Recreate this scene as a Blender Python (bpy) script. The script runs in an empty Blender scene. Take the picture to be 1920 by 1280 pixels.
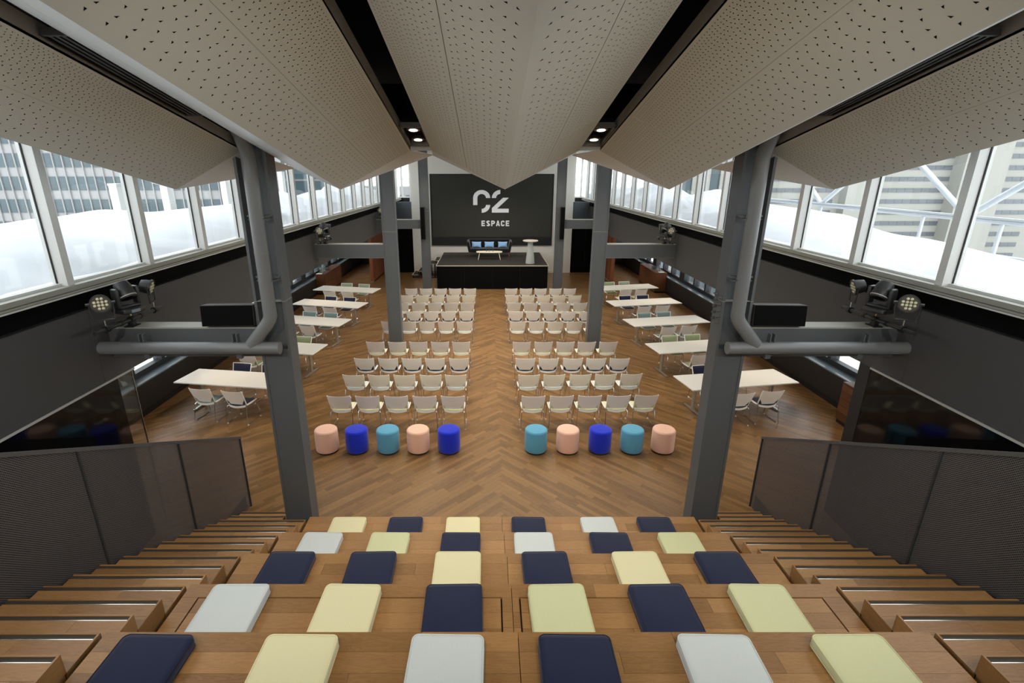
import bpy, bmesh, math, random
from mathutils import Vector, Matrix
random.seed(7)
R = math.radians
PI = math.pi
sc = bpy.context.scene
C = sc.collection

# ------------------------------------------------------------------ camera, world, exposure
cam_d = bpy.data.cameras.new('camera')
cam = bpy.data.objects.new('camera', cam_d); C.objects.link(cam)
F_PX = 948.0
cam_d.sensor_fit = 'HORIZONTAL'; cam_d.sensor_width = 36.0
cam_d.lens = F_PX / 1920 * 36.0
cam_d.shift_x = 45.0 / 1920
cam_d.clip_start = 0.05; cam_d.clip_end = 600
cam.location = (-0.205, 0.0, 5.24)
cam.rotation_euler = (R(90 - 18.27), 0, 0)
sc.camera = cam

w = bpy.data.worlds.new('world'); sc.world = w; w.use_nodes = True
wn = w.node_tree.nodes; wn.clear()
wo = wn.new('ShaderNodeOutputWorld'); wb = wn.new('ShaderNodeBackground')
wb.inputs[0].default_value = (0.93, 0.97, 1.0, 1); wb.inputs[1].default_value = 2.3
w.node_tree.links.new(wb.outputs[0], wo.inputs[0])

sc.view_settings.view_transform = 'Standard'
sc.view_settings.look = 'None'
sc.view_settings.gamma = 1.0
sc.view_settings.use_curve_mapping = False
sc.view_settings.exposure = 0.74
sc.cycles.use_denoising = True
sc.cycles.max_bounces = 8
sc.cycles.diffuse_bounces = 5
sc.cycles.transparent_max_bounces = 24
sc.cycles.sample_clamp_indirect = 6.0
sc.cycles.caustics_reflective = False
sc.cycles.caustics_refractive = False

# ------------------------------------------------------------------ helpers
def lin(*c):
    return tuple((v / 255 / 12.92) if v / 255 <= 0.04045 else ((v / 255 + 0.055) / 1.055) ** 2.4 for v in c)

class MB:
    def __init__(s): s.v = []; s.f = []; s.uv = []; s.sm = False
    def face(s, idx, uv=None):
        s.f.append(tuple(idx)); s.uv.append(uv)
    def box(s, x0, x1, y0, y1, z0, z1, uv=None):
        b = len(s.v)
        s.v += [(x, y, z) for z in (z0, z1) for y in (y0, y1) for x in (x0, x1)]
        for q in ((0,2,3,1),(4,5,7,6),(0,1,5,4),(2,6,7,3),(0,4,6,2),(1,3,7,5)):
            u = None
            if uv is not None:
                u = []
                for k in q:
                    p = s.v[b+k]
                    if uv[0] == 'x': u.append((p[0]-x0+uv[1], p[1]-y0+(p[2]-z0)+uv[2]))
                    else: u.append((p[1]-y0+uv[1], p[0]-x0+(p[2]-z0)+uv[2]))
            s.face([b+k for k in q], u)
        return s
    def prism(s, pts, vec):
        """pts: 3D polygon, extruded by vec"""
        b = len(s.v); n = len(pts); vec = Vector(vec)
        s.v += [tuple(p) for p in pts] + [tuple(Vector(p) + vec) for p in pts]
        s.face(range(b+n-1, b-1, -1)); s.face(range(b+n, b+2*n))
        for i in range(n):
            j = (i+1) % n
            s.face((b+i, b+j, b+n+j, b+n+i))
        return s
    def tube(s, path, r, n=8, cap=True):
        P = [Vector(p) for p in path]; b = len(s.v); m = len(P)
        rr = r if isinstance(r, (list, tuple)) else [r]*m
        up = None
        for i in range(m):
            d = ((P[min(i+1, m-1)] - P[i]).normalized() + (P[i] - P[max(i-1, 0)]).normalized())
            if d.length < 1e-6: d = P[min(i+1, m-1)] - P[max(i-1, 0)]
            d.normalize()
            if up is None:
                up = Vector((0,0,1)) if abs(d.z) < .9 else Vector((1,0,0))
            a = d.cross(up).normalized(); up = a.cross(d).normalized()
            k = 1.0
            if 0 < i < m-1:
                cs = (P[i+1]-P[i]).normalized().dot((P[i]-P[i-1]).normalized())
                k = min(1.6, 1/max(.4, math.sqrt(max(0.01, (1+cs)/2))))
            for j in range(n):
                t = 2*PI*j/n
                s.v.append(tuple(P[i] + (a*math.cos(t) + up*math.sin(t))*rr[i]*(k if k > 1.02 else 1)))
        for i in range(m-1):
            for j in range(n):
                j2 = (j+1) % n
                s.face((b+i*n+j, b+i*n+j2, b+(i+1)*n+j2, b+(i+1)*n+j))
        if cap:
            s.face(range(b+n-1, b-1, -1)); s.face(range(b+(m-1)*n, b+m*n))
        return s
    def lathe(s, prof, n=24, c=(0,0,0), M=None):
        """prof: list (r,z); closed ends when r==0 not required"""
        b = len(s.v); m = len(prof)
        for (r, z) in prof:
            for j in range(n):
                t = 2*PI*j/n
                p = Vector((r*math.cos(t), r*math.sin(t), z))
                if M is not None: p = M @ p
                s.v.append((p.x+c[0], p.y+c[1], p.z+c[2]))
        for i in range(m-1):
            for j in range(n):
                j2 = (j+1) % n
                s.face((b+i*n+j, b+i*n+j2, b+(i+1)*n+j2, b+(i+1)*n+j))
        s.face(range(b+n-1, b-1, -1)); s.face(range(b+(m-1)*n, b+m*n))
        return s
    def sheet(s, fn, nu, nv, th):
        """fn(u,v)->(point) u in[-1,1], v in[0,1]; closed shell of thickness th (vector)"""
        b = len(s.v); th = Vector(th); N = (nu+1)*(nv+1)
        top = [Vector(fn(-1+2*i/nu, j/nv)) for j in range(nv+1) for i in range(nu+1)]
        s.v += [tuple(p) for p in top] + [tuple(p+th) for p in top]
        id_ = lambda i, j: b + j*(nu+1)+i
        for j in range(nv):
            for i in range(nu):
                q = (id_(i,j), id_(i+1,j), id_(i+1,j+1), id_(i,j+1))
                s.face(q); s.face([k+N for k in reversed(q)])
        loop = [id_(i,0) for i in range(nu)] + [id_(nu,j) for j in range(nv)] + [id_(i,nv) for i in range(nu,0,-1)] + [id_(0,j) for j in range(nv,0,-1)]
        for k in range(len(loop)):
            a, c = loop[k], loop[(k+1) % len(loop)]
            s.face((c, a, a+N, c+N))
        return s
    def mesh(s, name, mat=None, smooth=False, angle=40):
        me = bpy.data.meshes.new(name)
        me.from_pydata(s.v, [], s.f)
        if any(u is not None for u in s.uv):
            l = me.uv_layers.new(name='uv'); k = 0
            for f, u in zip(s.f, s.uv):
                for i in range(len(f)):
                    l.data[k].uv = u[i] if u else (0, 0); k += 1
        if mat: me.materials.append(mat)
        if smooth:
            me.polygons.foreach_set('use_smooth', [True]*len(me.polygons))
            try: me.set_sharp_from_angle(angle=R(angle))
            except Exception: pass
        me.update()
        return me
    def obj(s, name, mat, parent=None, smooth=False, angle=40):
        return link(name, s.mesh(name, mat, smooth, angle), parent)

def link(name, me, parent=None, loc=None, rot=None):
    o = bpy.data.objects.new(name, me); C.objects.link(o)
    if parent is not None: o.parent = parent
    if loc is not None: o.location = loc
    if rot is not None: o.rotation_euler = rot
    return o
def tag(o, label=None, cat=None, group=None, kind=None):
    if label: o['label'] = label
    if cat: o['category'] = cat
    if group: o['group'] = group
    if kind: o['kind'] = kind
    return o
def thing(name, label, cat, loc=(0,0,0), rz=0, group=None, kind=None):
    o = link(name, None, None, loc, (0,0,rz)); o.empty_display_size = .1
    return tag(o, label, cat, group, kind)
def struct(o): o['kind'] = 'structure'; return o
def copy_tree(o, parent=None):
    c = o.copy(); C.objects.link(c); c.parent = parent
    for ch in o.children: copy_tree(ch, c)
    return c
ORD = ['first', 'second', 'third', 'fourth', 'fifth', 'sixth', 'seventh', 'eighth', 'ninth', 'tenth']
SIDE = {-1: 'stage-steps', 1: 'pedestal-table'}

# ------------------------------------------------------------------ materials
def nodes(name):
    m = bpy.data.materials.new(name); m.use_nodes = True
    return m, m.node_tree.nodes, m.node_tree.links, m.node_tree.nodes['Principled BSDF']
def plain(name, col, rough=.6, metal=0, spec=.5, bump=0, bscale=200, var=0):
    m, n, l, b = nodes(name)
    b.inputs['Base Color'].default_value = (*col, 1)
    b.inputs['Roughness'].default_value = rough; b.inputs['Metallic'].default_value = metal
    b.inputs['Specular IOR Level'].default_value = spec
    if bump or var:
        tc = n.new('ShaderNodeTexCoord'); no = n.new('ShaderNodeTexNoise')
        no.inputs['Scale'].default_value = bscale; no.inputs['Detail'].default_value = 3
        l.new(tc.outputs['Object'], no.inputs['Vector'])
        if bump:
            bp = n.new('ShaderNodeBump'); bp.inputs['Strength'].default_value = bump; bp.inputs['Distance'].default_value = .004
            l.new(no.outputs['Fac'], bp.inputs['Height']); l.new(bp.outputs[0], b.inputs['Normal'])
        if var:
            mx = n.new('ShaderNodeMix'); mx.data_type = 'RGBA'
            mx.inputs[6].default_value = (*[c*(1-var) for c in col], 1); mx.inputs[7].default_value = (*[min(1, c*(1+var)) for c in col], 1)
            l.new(no.outputs['Fac'], mx.inputs[0]); l.new(mx.outputs[2], b.inputs['Base Color'])
    return m
def wood(name, dark, light, rough=.4, grain=1.0):
    m, n, l, b = nodes(name)
    uv = n.new('ShaderNodeUVMap'); oi = n.new('ShaderNodeObjectInfo'); ge = n.new('ShaderNodeNewGeometry')
    add = n.new('ShaderNodeMath'); add.operation = 'ADD'
    l.new(oi.outputs['Random'], add.inputs[0]); l.new(ge.outputs['Random Per Island'], add.inputs[1])
    fr = n.new('ShaderNodeMath'); fr.operation = 'FRACT'; l.new(add.outputs[0], fr.inputs[0])
    mu = n.new('ShaderNodeMath'); mu.operation = 'MULTIPLY'; mu.inputs[1].default_value = 37.0; l.new(fr.outputs[0], mu.inputs[0])
    cb = n.new('ShaderNodeCombineXYZ'); l.new(mu.outputs[0], cb.inputs[0]); l.new(mu.outputs[0], cb.inputs[2])
    va = n.new('ShaderNodeVectorMath'); l.new(uv.outputs[0], va.inputs[0]); l.new(cb.outputs[0], va.inputs[1])
    mp = n.new('ShaderNodeMapping'); mp.inputs['Scale'].default_value = (1.6, 13, 1); l.new(va.outputs[0], mp.inputs[0])
    no = n.new('ShaderNodeTexNoise'); no.inputs['Scale'].default_value = 2.2; no.inputs['Detail'].default_value = 4; no.inputs['Distortion'].default_value = 1.2
    l.new(mp.outputs[0], no.inputs[0])
    wv = n.new('ShaderNodeMath'); wv.operation = 'SINE'
    m1 = n.new('ShaderNodeMath'); m1.operation = 'MULTIPLY'; m1.inputs[1].default_value = 42.0
    l.new(no.outputs['Fac'], m1.inputs[0]); l.new(m1.outputs[0], wv.inputs[0])
    mp2 = n.new('ShaderNodeMapping'); mp2.inputs['Scale'].default_value = (6, 190, 1); l.new(va.outputs[0], mp2.inputs[0])
    n2 = n.new('ShaderNodeTexNoise'); n2.inputs['Scale'].default_value = 1.0; n2.inputs['Detail'].default_value = 2; l.new(mp2.outputs[0], n2.inputs[0])
    # tone = board random*.55 + rings*.16 + pores*.3
    a1 = n.new('ShaderNodeMath'); a1.operation = 'MULTIPLY_ADD'; a1.inputs[1].default_value = .085*grain; a1.inputs[2].default_value = .10; l.new(wv.outputs[0], a1.inputs[0])
    a2 = n.new('ShaderNodeMath'); a2.operation = 'MULTIPLY_ADD'; a2.inputs[1].default_value = .34*grain; l.new(n2.outputs['Fac'], a2.inputs[0]); l.new(a1.outputs[0], a2.inputs[2])
    a3 = n.new('ShaderNodeMath'); a3.operation = 'MULTIPLY_ADD'; a3.inputs[1].default_value = .42; l.new(fr.outputs[0], a3.inputs[0]); l.new(a2.outputs[0], a3.inputs[2])
    rp = n.new('ShaderNodeValToRGB'); rp.color_ramp.elements[0].color = (*dark, 1); rp.color_ramp.elements[1].color = (*light, 1)
    l.new(a3.outputs[0], rp.inputs[0]); l.new(rp.outputs[0], b.inputs['Base Color'])
    b.inputs['Roughness'].default_value = rough; b.inputs['Specular IOR Level'].default_value = .4
    bp = n.new('ShaderNodeBump'); bp.inputs['Strength'].default_value = .12; bp.inputs['Distance'].default_value = .002
    l.new(n2.outputs['Fac'], bp.inputs['Height']); l.new(bp.outputs[0], b.inputs['Normal'])
    return m
def fabric(name, col, sc_=900, rough=.95, var=.1):
    m, n, l, b = nodes(name)
    tc = n.new('ShaderNodeTexCoord'); no = n.new('ShaderNodeTexNoise'); no.inputs['Scale'].default_value = sc_*.35; no.inputs['Detail'].default_value = 2
    l.new(tc.outputs['Object'], no.inputs[0])
    mx = n.new('ShaderNodeMix'); mx.data_type = 'RGBA'
    mx.inputs[6].default_value = (*[c*(1-var) for c in col], 1); mx.inputs[7].default_value = (*[min(1, c*(1+var)) for c in col], 1)
    l.new(no.outputs['Fac'], mx.inputs[0]); l.new(mx.outputs[2], b.inputs['Base Color'])
    b.inputs['Roughness'].default_value = rough; b.inputs['Specular IOR Level'].default_value = .15
    b.inputs['Sheen Weight'].default_value = .25
    bp = n.new('ShaderNodeBump'); bp.inputs['Strength'].default_value = .25; bp.inputs['Distance'].default_value = .002
    l.new(no.outputs['Fac'], bp.inputs['Height']); l.new(bp.outputs[0], b.inputs['Normal'])
    return m
def glass(name, tint=(1,1,1), refl=1.0, dark=0.0):
    m, n, l, b = nodes(name); n.remove(b)
    out = n['Material Output']
    tr = n.new('ShaderNodeBsdfTransparent'); tr.inputs[0].default_value = (*tint, 1)
    gl = n.new('ShaderNodeBsdfGlossy'); gl.inputs['Roughness'].default_value = .02
    lw = n.new('ShaderNodeLayerWeight'); lw.inputs['Blend'].default_value = .5
    pw = n.new('ShaderNodeMath'); pw.operation = 'POWER'; pw.inputs[1].default_value = 5.0; l.new(lw.outputs['Facing'], pw.inputs[0])
    mm = n.new('ShaderNodeMath'); mm.operation = 'MULTIPLY_ADD'; mm.inputs[1].default_value = .9; mm.inputs[2].default_value = .04*refl; l.new(pw.outputs[0], mm.inputs[0])
    mx = n.new('ShaderNodeMixShader'); l.new(mm.outputs[0], mx.inputs[0]); l.new(tr.outputs[0], mx.inputs[1]); l.new(gl.outputs[0], mx.inputs[2])
    l.new(mx.outputs[0], out.inputs[0])
    return m
def emit(name, col, s):
    m, n, l, b = nodes(name)
    b.inputs['Base Color'].default_value = (*col, 1)
    b.inputs['Emission Color'].default_value = (*col, 1); b.inputs['Emission Strength'].default_value = s
    return m

M = {}
M['floor'] = wood('oak_floor', lin(82, 58, 35), lin(160, 122, 77), .34)
M['bench'] = wood('oak_bench', lin(112, 79, 45), lin(186, 140, 88), .42)
M['redwood'] = wood('red_slat_wood', lin(104, 58, 38), lin(168, 102, 68), .5)
M['walnut'] = wood('walnut', lin(70, 44, 26), lin(120, 76, 46), .45)
M['gap'] = plain('dark_joint', lin(30, 20, 12), .9)
M['grey'] = plain('charcoal_paint', lin(72, 70, 69), .62, spec=.35, var=.03, bscale=4)
M['steel'] = plain('grey_steel_paint', lin(88, 91, 93), .45, spec=.45, var=.03, bscale=5)
M['pipe'] = plain('grey_pipe_paint', lin(112, 113, 113), .38, spec=.5)
M['black'] = plain('black_paint', (.006, .006, .006), .5)
M['matteblack'] = plain('matte_black', (.004, .004, .004), .95, spec=.1)
M['white'] = plain('white_wall', lin(226, 223, 214), .8, spec=.2)
M['frame'] = plain('window_frame_white', lin(206, 205, 200), .5)
M['framegrey'] = plain('window_gasket', lin(60, 58, 56), .6)
M['sillgrey'] = plain('sill_paint', lin(150, 149, 138), .55)
M['darkframe'] = plain('dark_frame', lin(40, 42, 44), .5)
M['sillblue'] = plain('sill_glossy', lin(120, 132, 138), .18)
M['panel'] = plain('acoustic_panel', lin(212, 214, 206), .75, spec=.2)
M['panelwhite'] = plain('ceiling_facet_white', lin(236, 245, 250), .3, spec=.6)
M['lip'] = plain('panel_edge_grey', lin(176, 174, 168), .6)
M['hole'] = plain('perforation', (.008, .007, .006), .95, spec=.05)
M['plastic'] = plain('white_plastic', lin(244, 241, 233), .42)
M['tabletop'] = plain('white_laminate', lin(240, 238, 232), .35)
M['alu'] = plain('aluminium', lin(188, 186, 178), .35, metal=.8)
M['chrome'] = plain('chrome', lin(200, 196, 186), .18, metal=1)
M['nosing'] = plain('rubber_nosing', lin(58, 54, 46), .7)
M['navy'] = fabric('navy_fabric', lin(28, 34, 62))
M['yellow'] = fabric('yellow_fabric', lin(228, 221, 178))
M['green'] = fabric('green_fabric', lin(212, 213, 168))
M['ice'] = fabric('ice_fabric', lin(208, 214, 213))
M['sage'] = fabric('sage_fabric', lin(146, 158, 120))
M['greysage'] = fabric('grey_sage_fabric', lin(150, 164, 142))
M['slate'] = fabric('slate_fabric', lin(120, 138, 142))
M['teal'] = fabric('teal_fabric', lin(126, 150, 150))
M['royal'] = fabric('royal_blue_felt', lin(28, 48, 196), var=.06)
M['sky'] = fabric('sky_blue_felt', lin(92, 160, 192), var=.06)
M['pink'] = fabric('pink_felt', lin(238, 190, 166), var=.06)
M['sofa'] = fabric('black_sofa', lin(16, 16, 18))
M['pillow'] = fabric('blue_pillow', lin(138, 178, 222))
M['stagetop'] = plain('stage_top', lin(40, 35, 31), .6, bump=.2, bscale=60)
M['trim'] = plain('pale_edge_trim', lin(222, 208, 190), .5)
M['ash'] = plain('pale_ash', lin(236, 222, 196), .45)
M['pebble'] = plain('grey_pedestal', lin(186, 190, 186), .55)
M['speckle'] = plain('pale_table_top', lin(206, 196, 186), .4)
M['snow'] = plain('snow', (.54, .555, .57), .8, spec=.1, bump=.5, bscale=9)
M['glass'] = glass('window_glass', (.97, .99, 1.0), .9)
M['clear'] = glass('clear_glass', (.93, .96, .95), 1.0)
M['tumbler'] = glass('drinking_glass', (.8, .84, .84), 2.0)
M['blackglass'] = plain('black_glass', (.003, .003, .003), .06, spec=.2)
M['fixture'] = plain('black_fixture', lin(42, 42, 42), .4)
M['fixturegrey'] = plain('fixture_lens_plate', lin(70, 66, 52), .4)
M['lens'] = plain('lens_bead', lin(226, 220, 188), .12)
M['lamp'] = emit('warm_lamp', (1.0, .84, .62), 4)
M['screen'] = plain('projection_grey', lin(62, 62, 58), .7, spec=.1)
M['screenborder'] = plain('screen_border', (.008, .008, .008), .8)
M['print'] = emit('projected_logo', lin(190, 190, 192), .28)
M['stone'] = plain('office_stone', lin(142, 140, 139), .8)
M['officeglass'] = plain('office_glass', lin(60, 74, 78), .35, var=.3, bscale=.4)
M['beige'] = plain('beige_stone', lin(140, 138, 130), .8)
M['strip'] = plain('strip_glass', lin(84, 87, 90), .4, var=.25, bscale=.6)
M['tealglass'] = plain('teal_tower_glass', lin(72, 92, 98), .4, var=.15, bscale=.5)
M['galv'] = plain('galvanised', lin(196, 200, 204), .5)
M['mullionblack'] = plain('black_gasket', lin(24, 24, 24), .6)

def mesh_metal():
    m, n, l, b = nodes('perforated_metal')
    out = n['Material Output']
    b.inputs['Base Color'].default_value = (*lin(96, 95, 96), 1); b.inputs['Metallic'].default_value = .3; b.inputs['Roughness'].default_value = .42
    tc = n.new('ShaderNodeTexCoord'); sp = n.new('ShaderNodeSeparateXYZ'); l.new(tc.outputs['Object'], sp.inputs[0])
    def mul(a, k):
        x = n.new('ShaderNodeMath'); x.operation = 'MULTIPLY'; x.inputs[1].default_value = k; l.new(a, x.inputs[0]); return x.outputs[0]
    def sine(a):
        x = n.new('ShaderNodeMath'); x.operation = 'SINE'; l.new(a, x.inputs[0]); return x.outputs[0]
    p = .024
    sy = sine(mul(sp.outputs['Y'], 2*PI/p)); sz = sine(mul(sp.outputs['Z'], 2*PI/p))
    pr = n.new('ShaderNodeMath'); pr.operation = 'MULTIPLY'; l.new(sy, pr.inputs[0]); l.new(sz, pr.inputs[1])
    th = n.new('ShaderNodeMath'); th.operation = 'GREATER_THAN'; th.inputs[1].default_value = .1; l.new(pr.outputs[0], th.inputs[0])
    tr = n.new('ShaderNodeBsdfTransparent'); mx = n.new('ShaderNodeMixShader')
    l.new(th.outputs[0], mx.inputs[0]); l.new(b.outputs[0], mx.inputs[1]); l.new(tr.outputs[0], mx.inputs[2]); l.new(mx.outputs[0], out.inputs[0])
    return m
M['mesh'] = mesh_metal()

# ------------------------------------------------------------------ dimensions of the hall
XW = 5.28          # upper side walls
XO = 8.05          # outer aisle walls
YB = 28.2          # back wall
RISE, TREAD = .15, .294

# ================================================================== STRUCTURE
# ---- floor with diagonal oak planks meeting in a zigzag on the centre line
floor = struct(link('floor', None)); tag(floor, 'warm oak plank floor laid diagonally to a central zigzag seam')
MB().box(-8.4, 8.4, 2.5, 31.5, -.2, -.012).obj('subfloor', M['gap'], floor)
def clip(poly, x0, x1, y0, y1):
    for ax, lim, sg in ((0, x0, 1), (0, x1, -1), (1, y0, 1), (1, y1, -1)):
        out = []
        for i in range(len(poly)):
            a, b = poly[i-1], poly[i]
            da, db = (a[ax]-lim)*sg, (b[ax]-lim)*sg
            if (da >= 0) != (db >= 0):
                t = da/(da-db); out.append((a[0]+(b[0]-a[0])*t, a[1]+(b[1]-a[1])*t))
            if db >= 0: out.append(b)
        poly = out
        if len(poly) < 3: return []
    return poly
W_PL = .09; q2 = math.sqrt(.5); planks = []
FX0, FX1, FY0, FY1 = -8.3, 8.3, 2.6, 31.4
imin, imax = int(FY0*q2/W_PL) - 100, int((FY1+8.4)*q2/W_PL) + 2
for side in (-1, 1):
    for i in range(imin, imax):
        o0, o1 = i*W_PL, (i+1)*W_PL
        end = o1 if side < 0 else o0
        t = end - random.uniform(.12, .8)
        segs = [(t, end)]
        while t > end - 14:
            ln = random.choice((.45, .6, .75, .9, 1.05, 1.2)); segs.append((t-ln, t)); t -= ln
        for (a0, a1) in segs:
            if a1-a0 < .05: continue
            g = .0008
            cs = [(a0+g, o0+g), (a1-g, o0+g), (a1-g, o1-g), (a0+g, o1-g)]
            # left: along=(1,1)/√2 , across=(-1,1)/√2 ; right mirrored
            if side < 0: P = [((a-b)*q2, (a+b)*q2) for a, b in cs]
            else: P = [((b-a)*q2, (a+b)*q2) for a, b in cs][::-1]; 
            if side > 0: P = [(-x if False else x, y) for x, y in P]
            cx_ = sum(p[0] for p in P)/4; cy_ = sum(p[1] for p in P)/4
            if not (FX0-.7 < cx_ < FX1+.7 and FY0-.7 < cy_ < FY1+.7): continue
            Q = clip(P, FX0, FX1, FY0, FY1)
            if len(Q) >= 3:
                sx = -1 if side < 0 else 1
                uv = []
                for (x, y) in Q:
                    al = (x+y)*q2 if side < 0 else (y-x)*q2
                    ac = (y-x)*q2 if side < 0 else (x+y)*q2
                    uv.append((al-a0, ac-o0))
                planks.append((Q, uv, cx_, cy_))
vis = [p for p in planks if abs(p[2]) < 2.75 and p[3] > 6.95 and p[3] < 9.6]
vis.sort(key=lambda p: p[3]); near = vis[:300]; nearset = set(id(p) for p in near)
def plank_mesh(mb, Q, uv, dz):
    b = len(mb.v); n = len(Q)
    mb.v += [(x, y, dz) for x, y in Q] + [(x, y, -.012) for x, y in Q]
    mb.face(range(b, b+n), uv)
    for i in range(n):
        j = (i+1) % n
        mb.face((b+i, b+n+i, b+n+j, b+j), [uv[i], uv[i], uv[j], uv[j]])
for p in near:
    mb = MB(); plank_mesh(mb, p[0], p[1], random.uniform(-.0006, 0)); mb.obj('plank', M['floor'], floor)
mb = MB()
for p in planks:
    if id(p) not in nearset: plank_mesh(mb, p[0], p[1], random.uniform(-.0006, 0))
o = mb.obj('planks', M['floor'], floor); o['kind'] = 'stuff'

# ---- upper side walls (bulkheads) with recess, ledge and window band
MUL0, MULP = 6.04, 1.571
for s in (-1, 1):
    nm = 'left' if s < 0 else 'right'
    wl = struct(link('wall_%s_upper' % nm, None)); tag(wl, 'charcoal upper wall band below the clerestory windows on the %s side' % SIDE[s])
    cuts = [-3.0, 6.2, 14.7, 23.2, 31.2]
    xa, xb = sorted((s*XW, s*(XW+.14)))
    for a, b in zip(cuts, cuts[1:]):
        MB().box(xa, xb, a+.003, b-.003, 2.62, 3.61).obj('wall_panel', M['grey'], wl)
    x2, x3 = sorted((s*(XW+.09), s*(XW+.14)))
    MB().box(x2, x3, -3, 31.2, 3.61, 3.84).obj('black_recess', M['matteblack'], wl)
    x2, x3 = sorted((s*(XW+.005), s*(XW+.14)))
    MB().box(x2, x3, -3, 31.2, 3.60, 3.615).obj('ledge', M['darkframe'], wl)
    # pale trim under the wall band above the black glass
    xa, xb = sorted((s*(XW-.012), s*(XW+.1)))
    tr = struct(MB().box(xa, xb, -3, 6.76, 2.595, 2.622).obj('trim_%d' % (1 if s < 0 else 2), M['lip']))
    # clerestory window
    wd = struct(link('window_%d' % (1 if s < 0 else 2), None)); tag(wd, 'clerestory window band with white mullions on the %s side' % SIDE[s])
    def bx(n_, x0, x1, y0, y1, z0, z1, mt):
        a, b = sorted((s*x0, s*x1)); return MB().box(a, b, y0, y1, z0, z1).obj(n_, mt, wd)
    bx('sill', XW-.02, XW+.3, -3, 31.2, 3.895, 3.955, M['sillgrey'])
    bx('sill_lip', XW-.035, XW+.1, -3, 31.2, 3.865, 3.888, M['sillgrey'])
    bx('sill_lip', XW-.028, XW+.1, -3, 31.2, 3.838, 3.858, M['frame'])
    bx('sill_edge', XW+.1, XW+.28, -3, 31.2, 3.955, 3.985, M['frame'])
    bx('head', XW+.05, XW+.3, -3, 31.2, 6.15, 6.3, M['frame'])
    mul = MB(); k0 = -6
    me_m = None; me_g = None; me_p = None
    for k in range(k0, 17):
        y = MUL0 + MULP*k
        if y > 31: break
        if me_m is None:
            a, b = sorted((s*(XW+.02), s*(XW+.2)))
            me_m = MB().box(a, b, 0, .105, 3.955, 6.15).mesh('mullion', M['frame'])
            a, b = sorted((s*(XW+.135), s*(XW+.15)))
            me_g = MB().box(a, b, -.012, 0, 3.985, 6.15).mesh('gasket', M['mullionblack'])
            a, b = sorted((s*(XW+.15), s*(XW+.165)))
            me_p = MB().box(a, b, .12, MULP-.015, 3.985, 6.15).mesh('pane', M['glass'])
        link('mullion', me_m, wd, (0, y, 0)); link('gasket', me_g, wd, (0, y, 0)); link('pane', me_p, wd, (0, y, 0))
    # wall above windows, aisle soffit / roof deck, outer aisle wall
    xa, xb = sorted((s*(XW+.02), s*(XW+.3)))
    struct(MB().box(xa, xb, -3, 31.2, 6.3, 8.6).obj('wall_%s_top' % nm, M['matteblack']))
    xa, xb = sorted((s*(XW+.14), s*(XO+.7)))
    struct(MB().box(xa, xb, -3, 31.2, 2.62, 3.3).obj('ceiling_aisle_%s' % nm, M['grey']))

# ---- outer aisle walls: black dado, glossy sill, low windows
for s in (-1, 1):
    nm = 'left' if s < 0 else 'right'
    wl = struct(link('wall_%s' % nm, None)); tag(wl, 'dark dado wall along the side aisle on the %s side' % SIDE[s])
    def bx(n_, x0, x1, y0, y1, z0, z1, mt, par=wl):
        a, b = sorted((s*x0, s*x1)); return MB().box(a, b, y0, y1, z0, z1).obj(n_, mt, par)
    bx('dado', XO, XO+.06, 2.5, 31.2, 0, .73, plain('dado_black', lin(34, 33, 32), .5) if s < 0 else bpy.data.materials['dado_black'])
    bx('dado_rail', XO-.012, XO, 2.5, 31.2, .0, .12, M['black'])
    bx('sill', XO-.02, XO+.26, 2.5, 31.2, .73, .76, M['sillblue'])
    bx('lower_wall', XO+.26, XO+.46, 2.5, 31.2, -.2, .84, M['darkframe'])
    bx('upper_wall', XO+.26, XO+.46, 2.5, 31.2, 2.2, 2.62, M['darkframe'])
    wd = struct(link('window_%d' % (3 if s < 0 else 4), None)); tag(wd, 'low aisle window row with dark frames on the %s side' % SIDE[s])
    y = 2.6; k = 0
    while y < 31:
        pier = .55 if k % 3 == 0 else .13
        bx('pier' if k % 3 == 0 else 'mullion', XO+.24, XO+.46, y, y+pier, .84, 2.2, M['darkframe'], wd)
        bx('pane', XO+.35, XO+.365, y+pier, y+pier+1.0, .84, 2.2, M['glass'], wd)
        y += pier+1.0; k += 1
    bx('bottom_frame', XO+.25, XO+.42, 2.6, 31, .84, .89, M['darkframe'], wd)

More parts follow.
